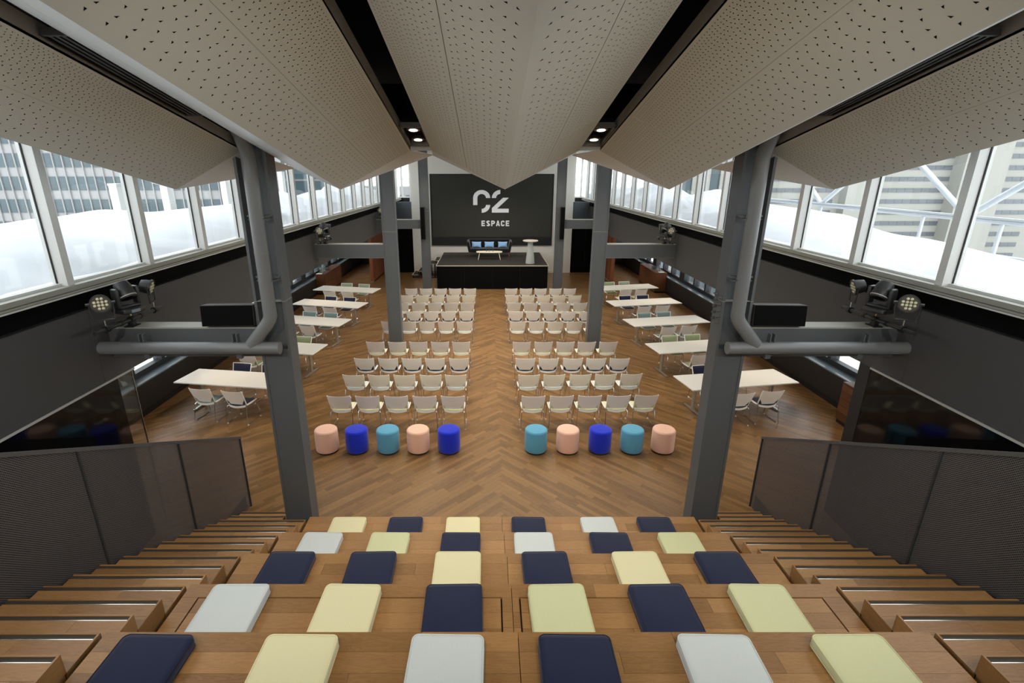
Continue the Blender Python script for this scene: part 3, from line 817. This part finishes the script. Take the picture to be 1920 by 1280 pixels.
for s in (-1, 1):
    for k, (x, y, a) in enumerate(TBL[s]):
        t = thing('aisle_table', 'white rectangular table in the %s-side aisle, %s' % (SIDE[s], tdist[k]), 'table', (x, y, 0), R(a), 'white tables in the side aisles')
        link('table_top', top_me, t); link('under_beam', brace_me, t)
        for xx in (-.98, .98):
            lg = link('leg', leg_me, t, (xx, 0, 0)); link('foot', foot_me, lg); link('top_bracket', head_me, lg)
            for yy in (-.34, .34): link('glide', glide_me, lg, (0, yy, 0))
        ca, sa = math.cos(R(a)), math.sin(R(a))
        for side_, (cs, dy, rz) in enumerate(((TCH[s][k][0], -.62-.03*s, 0), (TCH[s][k][1], .49+.03*s*0, PI))):
            for j in range(2):
                lx = (-.36 if j == 0 else .43) if s < 0 else (-.41 if j == 0 else .30)
                if side_ == 1: lx += .0
                ly = dy + random.uniform(-.02, .02)
                jj = 'wall' if (j == 0) == (s < 0) else 'aisle'
                lab = '%s-pad chair at %s-side %s table, %s edge, %s end' % (padname[cs[j]], SIDE[s], ['first', 'second', 'third', 'fourth', 'fifth'][k], 'bleacher-facing' if side_ == 0 else 'stage-facing', jj)
                chair(x+lx*ca-ly*sa, y+lx*sa+ly*ca, R(a)*.8+rz+R(random.uniform(-3, 3)), cs[j], lab, 'chairs at the aisle tables')

# ================================================================== POUFS
def pouf_me(mat):
    r, h = .222, .485
    prof = [(.2, .03), (.216, .036), (r, .05), (r+.002, .25), (r, h-.045)] + [(r-.045+.045*math.cos(R(a)), h-.045+.045*math.sin(R(a))) for a in (15, 30, 45, 60, 75, 90)] + [(.1, h+.003)]
    return MB().lathe(prof, 40).mesh('upholstery', mat, True, 60)
pbase = MB().lathe([(.2, 0), (.205, .004), (.205, .03), (.19, .03)], 40).mesh('base_ring', M['black'], True)
PM = {c: pouf_me(M[c]) for c in ('royal', 'sky', 'pink')}
pn = {'royal': 'royal blue', 'sky': 'sky blue', 'pink': 'salmon pink'}
for s, xs, cs in ((-1, (-3.41, -2.81, -2.19, -1.59, -.98), 'pink royal sky pink royal'), (1, (.747, 1.378, 2.02, 2.655, 3.275), 'sky pink royal sky pink')):
    for j, (x, c) in enumerate(zip(xs, cs.split())):
        oo = (4-j) if s < 0 else j
        t = thing('round_pouf', '%s felt pouf, %s from the centre aisle on the %s side' % (pn[c], ORD[oo], SIDE[s]), 'pouf', (x, 8.935, 0), R(20*j), 'poufs in front of the chairs')
        link('upholstery', PM[c], t); link('base_ring', pbase, t)

# ================================================================== STAGE AND ITS FURNITURE
ZS = 1.14
st = thing('stage_platform', 'black box stage with dark top and pale edge trim', 'stage', (0, 23.9, 0))
MB().box(-2.64, 2.64, 0, YB-23.9-.02, 0, ZS-.02).obj('skirt', M['matteblack'], st)
MB().box(-2.65, 2.65, -.01, YB-23.9-.02, ZS-.02, ZS).obj('deck', M['stagetop'], st)
MB().box(-2.66, 2.66, -.025, -.01, ZS-.03, ZS+.004).obj('front_trim', M['trim'], st)
for s in (-1, 1):
    a, b = sorted((s*2.65, s*2.672)); MB().box(a, b, -.01, YB-23.9-.02, ZS-.03, ZS+.004).obj('side_trim', M['trim'], st)
for x in (-1.32, 0, 1.32): MB().box(x-.003, x+.003, -.004, 0, 0, ZS-.03).obj('panel_joint', M['black'], st)
ss_ = thing('stage_steps', 'black portable steps with pale edges at the side of stage', 'stairs', (-2.68, 27.2, 0))
for i in range(5):
    x1 = -.02 - .3*(4-i) ; z = .19*(i+1)
    tr = MB().box(x1-.32, x1, -.55, .55, z-.03, z).obj('tread', M['stagetop'], ss_)
    MB().box(x1-.335, x1-.3, -.55, .55, z-.032, z+.004).obj('edge', M['trim'], tr)
    MB().box(x1-.32, x1, -.556, -.55, z-.03, z).obj('tread_front', M['lip'], tr)
    for yy in (-.52, .52):
        MB().box(x1-.31, x1-.275, yy-.018, yy+.018, 0, z-.03).box(x1-.05, x1-.015, yy-.018, yy+.018, 0, z-.03).obj('post', M['black'], ss_)
for yy in (-.52, .52):
    MB().box(-1.54, -.02, yy-.02, yy+.02, 0, .03).box(-1.25, -.02, yy-.02, yy+.02, .12, .15).obj('bottom_rail', M['black'], ss_)
# sofa
so = thing('sofa', 'black three-seat sofa with slim legs on the stage', 'sofa', (-.13, 26.75, ZS))
def rbox(name, x0, x1, y0, y1, z0, z1, mat, par, r=.05, seg=3, tw=None):
    bm = bmesh.new(); bmesh.ops.create_cube(bm, size=1)
    for v in bm.verts: v.co = Vector(((x0+x1)/2+v.co.x*(x1-x0), (y0+y1)/2+v.co.y*(y1-y0), (z0+z1)/2+v.co.z*(z1-z0)))
    bmesh.ops.bevel(bm, geom=list(bm.edges), offset=r, segments=seg, profile=.5, affect='EDGES')
    if tw:
        for v in bm.verts: v.co = Vector(tw(v.co))
    me = bpy.data.meshes.new(name); bm.to_mesh(me); bm.free(); me.materials.append(mat)
    me.polygons.foreach_set('use_smooth', [True]*len(me.polygons))
    return link(name, me, par)
rbox('seat', -1.0, 1.0, -.36, .3, .24, .44, M['sofa'], so)
rbox('backrest', -1.08, 1.08, .24, .42, .24, .86, M['sofa'], so, .06, 3, lambda c: (c.x*(1+.06*(c.z-.24)), c.y+.1*(c.z-.24), c.z))
for s in (-1, 1): rbox('arm', s*1.02-.07, s*1.02+.07, -.36, .38, .24, .84, M['sofa'], so, .06, 3, lambda c: (c.x+s*.16*(c.z-.24), c.y, c.z-.12*max(0, (.1-c.y))*(c.z > .4)))
for s in (-1, 1):
    for yy in (-.32, .33):
        MB().tube([(s*.98, yy, .26), (s*1.03, yy+(-.03 if yy < 0 else .03), .006)], [.022, .013], 8).obj('leg', M['walnut'], so, True)
for j, x in enumerate((-.68, -.01, .70)):
    def pl(u, v):
        v = 2*v-1; k = 1-.09*(1-u*u)*0
        sx = .25*(1-.07*(1-v*v)); sz = .155*(1-.1*(1-u*u))
        return (u*sx, 0, v*sz)
    mb = MB(); nu = nv = 10
    for sd in (-1, 1):
        b = len(mb.v)
        for jv in range(nv+1):
            for iu in range(nu+1):
                u, v = -1+2*iu/nu, -1+2*jv/nv
                x_, _, z_ = pl(u, jv/nv); th = .075*max(0, (1-u**4)*(1-v**4))**.6
                mb.v.append((x_, sd*th, z_))
        for jv in range(nv):
            for iu in range(nu):
                q = [b+jv*(nu+1)+iu, b+jv*(nu+1)+iu+1, b+(jv+1)*(nu+1)+iu+1, b+(jv+1)*(nu+1)+iu]
                mb.face(q if sd < 0 else q[::-1])
    o = mb.obj('throw_pillow', M['pillow'], None, True, 60)
    o.location = (-.13+x, 26.84, ZS+.44+.165); o.rotation_euler = (R(-14), 0, R((-2, 1, 2)[j]))
    tag(o, ['blue throw pillow on the sofa, end by the stage steps', 'blue throw pillow in the middle of the black sofa', 'blue throw pillow on the sofa, end by the pedestal table'][j], 'pillow', 'pillows on the sofa')
# coffee table with three tumblers
ct = thing('coffee_table', 'pale ash oval coffee table with splayed legs on stage', 'table', (-.14, 25.75, ZS))
pts = []
for a in range(0, 360, 10):
    ca, sa = math.cos(R(a)), math.sin(R(a)); e = .45
    pts.append((.66*math.copysign(abs(ca)**e, ca), .26*math.copysign(abs(sa)**(e+.25), sa), .36))
MB().prism(pts, (0, 0, .04)).obj('table_top', M['ash'], ct)
for sx in (-1, 1):
    for sy in (-1, 1): MB().tube([(sx*.48, sy*.15, .37), (sx*.56, sy*.19, .006)], [.022, .014], 10).obj('leg', M['ash'], ct, True)
tum = MB().lathe([(.034, 0), (.038, .1), (.0355, .1), (.031, .008)], 16).mesh('drinking_glass', M['tumbler'], True)
for j, x in enumerate((-.26, -.12, .06)):
    o = link('drinking_glass', tum, None, (x-.02, 25.76, ZS+.4)); tag(o, 'clear tumbler on the coffee table, ' + ['nearest the stage steps', 'between the other two', 'nearest the pedestal table'][j], 'glass', 'tumblers on the coffee table')
pt_ = thing('pedestal_table', 'round standing table with pale grey conical pedestal on stage', 'table', (1.835, 24.55, ZS+.002))
MB().lathe([(.215, 0), (.22, .02), (.12, .99), (.115, 1.05)], 32).obj('pedestal', M['pebble'], pt_, True)
MB().lathe([(.34, 1.05), (.37, 1.065), (.37, 1.1), (.36, 1.105)], 40).obj('table_top', M['speckle'], pt_, True)

# projection screen with logo
scn = thing('projection_screen', 'large dark projection screen showing a pale logo and word', 'screen', (0, YB-.06, 1.53))
MB().box(-3.3, 3.3, -.02, .055, 0, 3.74).obj('border', M['screenborder'], scn)
MB().box(-3.215, 3.215, -.026, -.02, .46, 3.70).obj('image', M['screen'], scn)
lu, lv = .0285/12.8, .0276/12.8
def LP(u, v): return (-1.006+(u-345)*lu, -.03, 4.458-(v-205)*lv-1.53)
def arc(cx_, cy_, ro, ri, a0, a1, n=16):
    o_ = [LP(cx_+ro[0]*math.cos(R(a0+(a1-a0)*k/n)), cy_-ro[1]*math.sin(R(a0+(a1-a0)*k/n))) for k in range(n+1)]
    i_ = [LP(cx_+ri[0]*math.cos(R(a0+(a1-a0)*k/n)), cy_-ri[1]*math.sin(R(a0+(a1-a0)*k/n))) for k in range(n+1)]
    return o_, i_
def strip(mb, o_, i_):
    b = len(mb.v); n = len(o_); mb.v += o_ + i_
    for k in range(n-1): mb.face((b+k, b+n+k, b+n+k+1, b+k+1))
mb = MB()
strip(mb, *arc(552, 397, (206, 192), (103, 97), 0, 180))
b = len(mb.v); mb.v += [LP(346, 397), LP(449, 397), LP(449, 565), LP(346, 565)]; mb.face((b, b+3, b+2, b+1))
strip(mb, *arc(552, 562, (206, 190), (103, 95), -90, 0))
strip(mb, *arc(1000, 397, (203, 192), (100, 97), 90, 180))
for poly in ([(1065, 390), (1205, 390), (925, 653), (797, 640)], [(797, 640), (925, 653), (1207, 653), (1207, 748), (797, 748)]):
    b = len(mb.v); mb.v += [LP(*p) for p in poly]; mb.face(range(b+len(poly)-1, b-1, -1))
mb.obj('logo', M['print'], scn)
LW, LH, LT = .205, .298, .064
def stroke(mb, path, ox, t=LT):
    P = [Vector((p[0], 0, p[1])) for p in path]; b = len(mb.v); n = len(P)
    for i in range(n):
        d = (P[min(i+1, n-1)]-P[max(i-1, 0)]).normalized(); nn = Vector((-d.z, 0, d.x))*t/2
        for q in (P[i]+nn, P[i]-nn): mb.v.append((q.x+ox, -.03, q.z+2.569-1.53))
    for i in range(n-1): mb.face((b+2*i, b+2*i+1, b+2*i+3, b+2*i+2))
def el(cx_, cz_, rx, rz, a0, a1, n=14): return [(cx_+rx*math.cos(R(a0+(a1-a0)*k/n)), cz_+rz*math.sin(R(a0+(a1-a0)*k/n))) for k in range(n+1)]
h2 = LT/2
GL = {'E': [[(h2, 0), (h2, LH)], [(h2, LH-h2), (LW*.92, LH-h2)], [(h2, LH/2), (LW*.84, LH/2)], [(h2, h2), (LW*.92, h2)]],
      'S': [el(LW/2, LH*.735, LW/2-h2, LH*.265-h2, 15, 270) + el(LW/2, LH*.255, LW/2-h2, LH*.255-h2, 90, -165)],
      'P': [[(h2, 0), (h2, LH)], [(h2, LH-h2), (LW*.5, LH-h2)] + el(LW*.5, LH*.68, LW*.5-h2, LH*.32-h2, 90, -90) + [(h2, LH*.36+h2)]],
      'A': [[(h2*.7, 0), (LW/2, LH)], [(LW-h2*.7, 0), (LW/2, LH)], [(LW*.25, LH*.26), (LW*.75, LH*.26)]],
      'C': [el(LW/2, LH*.68, LW/2-h2, LH*.32-h2, 5, 180) + el(LW/2, LH*.32, LW/2-h2, LH*.32-h2, 180, 355)]}
for i, ch in enumerate('ESPACE'):
    mb = MB()
    for pth in GL[ch]: stroke(mb, pth, -.56+i*(1.508-LW*.92)/5, LT*.9 if ch == 'A' else LT)
    mb.obj('letter', M['print'], scn)

# line-array speakers on the stage columns
for s in (-1, 1):
    t = thing('line_array_speaker', 'slim tall black line-array speaker on the stage column, %s side' % SIDE[s], 'speaker', (s*3.14, 23.33, 2.43), 0, 'line array speakers')
    rbox('cabinet', -.1, .1, -.1, .069, 0, 1.44, M['black'], t, .012, 2)
    MB().box(-.09, .09, -.106, -.1, .03, 1.41).obj('grille', M['matteblack'], t)

# ================================================================== STAGE LIGHTS ON BARS
def par_can(x, y, z, aim, label, grp):
    t = thing('par_light', label, 'stage light', (x, y, z), 0, grp)
    d = Vector(aim).normalized(); Mx = d.to_track_quat('Z', 'Y').to_matrix().to_4x4()
    c = Vector((0, 0, .33))
    b0 = MB().lathe([(.06, -.12), (.085, -.11), (.095, -.06), (.098, .0), (.112, .005), (.112, .03), (.104, .03), (.1, .022)], 24, tuple(c), Mx).obj('housing', M['fixture'], t, True)
    MB().lathe([(.1, .02), (.1, .024)], 24, tuple(c), Mx).obj('lens_plate', M['fixturegrey'], t, False)
    bead = MB().lathe([(.017, 0), (.014, .007), (.006, .011)], 10, M=Mx).mesh('lens', M['lens'], True)
    k = 0
    for (px, py) in [(-.019, -.019), (.019, -.019), (-.019, .019), (.019, .019), (-.06, -.02), (-.06, .02), (.06, -.02), (.06, .02), (-.02, -.06), (.02, -.06), (-.02, .06), (.02, .06)]:
        p = c + Mx @ Vector((px, py, .024)); link('lens', bead, t, tuple(p))
    for k in range(6):
        a = k*PI/3; p = c + Mx @ Vector((.1*math.cos(a), .1*math.sin(a), .028)); 
    hx = Vector((d.y, -d.x, 0)).normalized()
    pth = [c+hx*.118, c+hx*.12+Vector((0, 0, -.1)), c+hx*.1+Vector((0, 0, -.21)), c-hx*.1+Vector((0, 0, -.21)), c-hx*.12+Vector((0, 0, -.1)), c-hx*.118]
    MB().tube([tuple(p) for p in pth], .009, 6).obj('yoke', M['fixture'], t)
    for sg in (-1, 1): MB().tube([tuple(c+hx*.1*sg), tuple(c+hx*.15*sg)], .018, 8).obj('knob', M['fixture'], t)
    MB().tube([(0, 0, .044), (0, 0, .12)], .01, 8).obj('spigot', M['chrome'], t)
    return t
def moving_head(x, y, z, tilt, label, grp, yaw=0):
    t = thing('moving_head_light', label, 'stage light', (x, y, z), yaw, grp)
    rbox('base', -.13, .13, -.15, .15, .1, .17, M['fixture'], t, .025, 2)
    MB().box(.128, .134, -.06, .06, .115, .155).obj('display', M['sillblue'], t)
    for s in (-1, 1): rbox('yoke_arm', -.06, .06, s*.135-.025, s*.135+.025, .17, .44, M['fixture'], t, .022, 2)
    rbox('yoke_foot', -.06, .06, -.15, .15, .165, .21, M['fixture'], t, .015, 2)
    Mx = Matrix.Rotation(tilt, 4, 'Y')
    MB().lathe([(.05, -.13), (.085, -.12), (.105, -.06), (.105, .08), (.098, .1), (.09, .1)], 24, (0, 0, .38), Mx).obj('head', M['fixture'], t, True)
    MB().lathe([(.088, .098), (.06, .112), (.02, .118)], 24, (0, 0, .38), Mx).obj('front_lens', M['blackglass'], t, True)
    MB().lathe([(.107, .07), (.107, .082)], 24, (0, 0, .38), Mx).obj('bezel', M['lip'], t, True)
    MB().tube([(0, 0, .047), (0, 0, .11)], .013, 8).obj('spigot', M['chrome'], t)
for k, yc in enumerate((6.52, 15.0, 23.5)):
    wh = ['front', 'middle', 'stage'][k]
    for s in (-1, 1):
        if k == 2 and s > 0: continue
        xb = s*4.98
        bt = thing('lighting_bar', 'short black pipe bar clamped across the %s beam, %s side' % (wh, SIDE[s]), 'pipe', (xb, yc, 3.4), 0, 'lighting bars')
        MB().tube([(0, -.66, 0), (0, .66, 0)], .026, 14).obj('bar', M['fixture'], bt, True)
        MB().box(-.03, .03, -.04, .04, -.09, .03).box(-.06, .06, -.08, .08, -.092, -.078).obj('beam_clamp', M['black'], bt)
        for yy in (-.46, 0, .5): MB().tube([(0, yy-.028, 0), (0, yy+.028, 0)], .043, 14).obj('clamp', M['black'], bt)
        for yy in (-.2, .2): MB().tube([(0, yy-.02, 0), (0, yy+.02, 0)], .034, 12).obj('sleeve', M['black'], bt)
        lab = 'on the %s beam bar, %s side' % (wh, SIDE[s])
        par_can(xb, yc-.46, 3.4, (-s*.62, -.8, .12), 'round LED par light facing bleachers ' + lab, 'par lights')
        moving_head(xb, yc+.0, 3.4, -s*R(150), 'black moving-head light ' + lab, 'moving head lights', R(20*s))
        par_can(xb, yc+.5, 3.4, (-s*.9, .25, -.25), 'round LED par light aimed across hall ' + lab, 'par lights')

# ================================================================== SIDE CABINETS AND TABLEWARE
def cabinet(x0, x1, y0, y1, h, label, s, drawers, shelf_side):
    t = thing('wood_cabinet', label, 'cabinet', ((x0+x1)/2, (y0+y1)/2, 0))
    dx, dy = (x1-x0)/2, (y1-y0)/2
    MB().box(-dx+.02, dx-.02, -dy+.02, dy-.02, 0, .08).obj('plinth', M['black'], t)
    MB().box(-dx+.018, dx, -dy, dy, .08, h-.03, ('y', 0, 0)).obj('body', M['walnut'], t) if s > 0 else MB().box(-dx, dx-.018, -dy, dy, .08, h-.03, ('y', 0, 0)).obj('body', M['walnut'], t)
    MB().box(-dx, dx, -dy-.01, dy, h-.03, h, ('y', 0, 0)).obj('worktop', M['walnut'], t)
    xf = -dx if s > 0 else dx
    nd = max(1, round(2*dy/.75))
    for i in range(nd):
        ya = -dy+i*2*dy/nd; yb_ = ya+2*dy/nd
        for r_ in range(drawers):
            za = .1+r_*(h-.14)/drawers; zb = .1+(r_+1)*(h-.14)/drawers
            a, b = sorted((xf, xf+(.018 if s > 0 else -.018)))
            d_ = MB().box(a, b, ya+.006, yb_-.006, za+.004, zb-.004, ('y', random.random(), random.random())).obj('drawer' if drawers > 2 else 'door', M['walnut'], t)
            a, b = sorted((xf, xf-(.02 if s > 0 else -.02))); MB().box(a, b, (ya+yb_)/2-.04, (ya+yb_)/2+.04, zb-.05, zb-.035).obj('handle', M['chrome'], d_)
    return t
cabinet(-8.03, -7.6, 22.7, 25.3, .95, 'wood sideboard under the aisle windows, stage-steps side', -1, 2, 0)
cabinet(7.52, 8.03, 23.05, 25.6, .95, 'wood sideboard under the aisle windows, pedestal-table side', 1, 2, 0)
cabinet(7.55, 8.03, 8.7, 10.2, .95, 'wood drawer cabinet beside the dark glass post', 1, 5, 0)
jar = MB().lathe([(.04, 0), (.055, .02), (.055, .2), (.03, .25), (.03, .27)], 16).mesh('glass_jug', M['tumbler'], True)
cup = MB().lathe([(.03, 0), (.035, .11), (.033, .11), (.028, .006)], 12).mesh('drinking_glass', M['tumbler'], True)
for s, xc, y0 in ((-1, -7.85, 23.0), (1, 7.78, 23.4)):
    for i in range(3):
        o = link('glass_jug', jar, None, (xc+.02*i, y0+.16*i, .951)); tag(o, 'clear glass jug on the %s-side sideboard' % SIDE[s], 'jug', 'jugs on the %s-side sideboard' % SIDE[s])
    for i in range(12):
        o = link('drinking_glass', cup, None, (xc-.08+.085*(i % 3), y0+.6+.09*(i//3), .951)); tag(o, 'small clear glass clustered on the %s-side sideboard' % SIDE[s], 'glass', 'glasses on the %s-side sideboard' % SIDE[s])
    o = MB().box(-.12, .12, -.1, .1, 0, .012).obj('paper_napkin_stack', M['white']); o.location = (xc+.03*s, y0-.2, .951); tag(o, 'small white napkin stack on the %s-side sideboard' % SIDE[s], 'napkins')

# ================================================================== OUTDOORS: SNOW, RAILING, BUILDINGS
for s in (-1, 1):
    mb = MB(); nx, ny = 26, 150
    y0, y1 = -2.9, 31.1; rnd = random.Random(5+s)
    bumps = [(rnd.uniform(y0, y1), rnd.uniform(6.2, 8.6), rnd.uniform(.5, 1.3), rnd.uniform(.05, .2)) for _ in range(46)]
    def hz(x, y):
        t = (x-5.5)/3.2
        if s < 0: z = 3.93 + .50*(1-math.exp(-2.2*t)) + .0*y
        else: z = 3.93 + .05*math.exp(-((t-.25)/.2)**2) - .08*t + (.62*(1-math.exp(-2.4*t)))/(1+math.exp(-(y-11.8)*.9))
        for by, bx_, br, bh in bumps:
            d2 = ((y-by)/br)**2 + ((x-bx_)/(br*.8))**2
            if d2 < 9: z += bh*math.exp(-d2)*(1 if s < 0 or y > 12 else .35)
        z += .03*math.sin(3.1*y+x*2)*math.exp(-((x-5.9)/.5)**2) + .02*math.sin(7*y+4*x)*math.exp(-((x-5.9)/.4)**2)
        if t > .86: z -= (t-.86)**2*6
        return z
    for j in range(ny+1):
        for i in range(nx+1):
            x = 5.46+3.3*i/nx; y = y0+(y1-y0)*j/ny
            mb.v.append((s*x, y, hz(x, y)))
    for j in range(ny):
        for i in range(nx):
            q = (j*(nx+1)+i, j*(nx+1)+i+1, (j+1)*(nx+1)+i+1, (j+1)*(nx+1)+i)
            mb.face(q if s > 0 else q[::-1])
    o = mb.obj('snow_bank', M['snow'], None, True, 180)
    tag(o, 'thick rounded snow bank outside the clerestory windows, %s side' % SIDE[s], 'snow', None, 'stuff')
# white posts outside on the stage-steps side
for j, (y, h) in enumerate(((11.95, 5.0), (13.8, 5.25), (16.9, 5.2), (21.6, 5.3))):
    t = thing('outdoor_post', 'pale post rising from the snow outside, %s from the bleachers' % ORD[j], 'post', (-8.6, y, 3.3), 0, 'posts in the snow')
    MB().box(-.09, .09, -.14, .14, 0, h-3.3).obj('shaft', M['frame'], t); MB().box(-.1, .1, -.15, .15, h-3.3, h-3.3+.05).obj('snow_cap', M['snow'], t)
# galvanised roof railing with braces on the pedestal-table side
rl_ = thing('roof_railing', 'snow-capped galvanised railing with diagonal braces outside the windows', 'railing', (8.6, 0, 3.6))
MB().tube([(0, 3, .87), (0, 22, .87)], .045, 10).obj('top_rail', M['galv'], rl_, True)
MB().tube([(0, 3, .30), (0, 14, .30)], .03, 10).obj('lower_rail', M['galv'], rl_, True)
MB().box(-.05, .05, 3, 22, .9, .935).obj('rail_snow', M['snow'], rl_)
for y in (7.2, 8.85, 10.5, 12.15, 13.8): MB().tube([(0, y, -.3), (0, y, .87)], .032, 10).obj('post', M['galv'], rl_, True)
for y in (9.6, 13.9, 18.2):
    for d_ in (-1, 1):
        MB().tube([(.05, y, .9), (.05, y+d_*1.9, 2.2)], .055, 10).obj('brace', M['galv'], rl_, True)
# office block across the street, stage-steps side (windows built one by one)
ob = thing('office_block', 'grey stone office block with rows of dark windows across the street', 'building', (-66, 88, 0))
MB().box(-34, 24, 0, 20, -60, 40).obj('facade', M['stone'], ob)
wp = MB().box(.12, 1.44, -.12, .05, 0, 2.15).mesh('window', M['officeglass']); 
fin = MB().box(-.07, .07, -.3, .05, 0, 40).mesh('fin', M['stone'])
for r_ in range(7):
    for c_ in range(37): link('window', wp, ob, (-33.5+1.56*c_, 0, -8.1+3.62*r_))
for c_ in range(38): link('fin', fin, ob, (-33.5+1.56*c_, 0, -14))
tg = thing('glass_tower', 'tall teal glass tower far behind the snow bank', 'building', (-46, 125, 0))
MB().box(-9, 9, 0, 15, -60, 60).obj('body', M['tealglass'], tg)
for k in range(16): MB().box(-9.05, 9.05, -.1, 0, -20+3.4*k, -19.6+3.4*k).obj('spandrel', M['stone'], tg)
lb_ = thing('low_block', 'distant grey low-rise block beyond the snow bank', 'building', (-30, 150, 0))
MB().box(-14, 16, 0, 15, -60, 2).obj('body', M['stone'], lb_)
for r_ in range(4):
    for c_ in range(12): link('window', wp, lb_, (-13+2.4*c_, 0, -13+3.5*r_))
# beige tower with strip windows, pedestal-table side
bt_ = thing('beige_tower', 'pale beige tower with grey strip windows beyond the railing', 'building', (112, 150, 0))
MB().box(-36, 60, 0, 20, -80, 60).obj('facade', M['beige'], bt_)
MB().box(-12, -4, -3, 0, -80, 60).obj('pilaster', M['beige'], bt_)
MB().box(18, 30, -4, 0, -80, 60).obj('pilaster', M['beige'], bt_)
sp_ = MB().box(0, 2.3, -.15, .1, 0, 1.15).mesh('strip_window', M['strip'])
for r_ in range(16):
    for (xa, n_) in ((-35, 9), (-3.2, 9), (31, 5)):
        for c_ in range(n_): link('strip_window', sp_, bt_, (xa+2.36*c_, 0, -24+3.05*r_))
db = thing('dark_glass_building', 'dark glass building with beige piers behind the snow', 'building', (62, 140, 0))
MB().box(-12, 8, 0, 10, -60, 30).obj('body', M['officeglass'], db)
for k in range(6): MB().box(-12+3.6*k, -11+3.6*k, -.5, 0, -60, 30).obj('pier', M['beige'], db)
# low neighbours seen through the aisle windows
nb = [plain('neighbour_cream', lin(226, 220, 204), .85), plain('neighbour_pale', lin(224, 226, 208), .85)]
for s in (-1, 1):
    t = thing('neighbour_building', 'cream street-side building seen through the aisle windows, %s side' % SIDE[s], 'building', (s*26, 14, 0), 0, 'neighbouring street buildings')
    a, b = sorted((0, s*8)); MB().box(a, b, -22, 40, -45, -1).obj('facade', nb[0 if s < 0 else 1], t)
    a, b = sorted((-s*.1, s*.05)); wm = MB().box(a, b, 0, 1.0, 0, 1.2).mesh('window', M['officeglass'])
    for r_ in range(5):
        for c_ in range(16): link('window', wm, t, (0, -20+3.6*c_, -20.4+4.4*r_))
street = MB().box(-300, 300, -60, 400, -46, -45).obj('street_ground', M['snow']); tag(street, 'snowy street ground far below the building', 'ground', None, 'structure')

# ================================================================== LIGHTS OF THE ROOM AND ADDED FILL SPOTS
for s in (-1, 1):
    for y in (5.81, 6.18):
        ld = bpy.data.lights.new('slot_downlight_beam', 'SPOT'); ld.energy = 22; ld.color = (1, .84, .62); ld.spot_size = R(70); ld.spot_blend = .8; ld.shadow_soft_size = .05
        lo = bpy.data.objects.new('slot_downlight_beam', ld); C.objects.link(lo); lo.location = (s*1.0, y, ze(y)+.01)
WH = (1, .89, .74)
for i_, y in enumerate((10.3, 13.0, 16.0, 19.0, 22.0)):
    for j_, x in enumerate((-2.2, 0, 2.2)):
        downlight(x, y, 6.12, 165, 130, .8, warm=WH, label='black can downlight, %s line from the bleachers, %s' % (ORD[i_], ['stage-steps side', 'over the aisle', 'pedestal-table side'][j_]))
for j_, x in enumerate((-1.8, 0, 1.8)): downlight(x, 24.0, 6.12, 150, 80, .8, (x*.8, 26.6, 1.5), warm=WH, label='black can downlight aimed at the stage, %s' % ['stage-steps side', 'over the aisle', 'pedestal-table side'][j_])
for s in (-1, 1):
    for i_, y in enumerate((8.4, 11.2, 14.6, 18.4, 22.2, 26.3)):
        downlight(s*6.4, y, 2.45, 40, 130, .8, warm=(1, .82, .6), label='black can downlight under the %s-side aisle ceiling, %s from the bleachers' % (SIDE[s], ORD[i_]), grp='downlights of the side aisles')
    for (x, y, aim, p_) in ((1.0, .7, (1.3, 10.0, .3), 190), (2.99, .5, (3.6, 10.0, .3), 190), (1.0, -.3, (1.2, 3.6, 1.6), 80), (2.99, -.5, (3.2, 3.6, 1.6), 80)):  # out-of-view spots added to brighten the benches and chair backs
        t = downlight(s*x, y, zf(y)-.25, p_, 88, .9, (s*aim[0], aim[1], aim[2]), warm=(1, .93, .82), label='added fill spotlight hung from the %s ceiling slot aimed at the %s, %s side' % ('inner' if x < 2 else 'outer', 'chair rows' if aim[1] > 5 else 'bleachers', SIDE[s]), grp='added fill spotlights over the bleachers')
        MB().tube([(0, 0, .15), (0, 0, 1.0)], .008, 6).obj('drop_rod', M['black'], t)
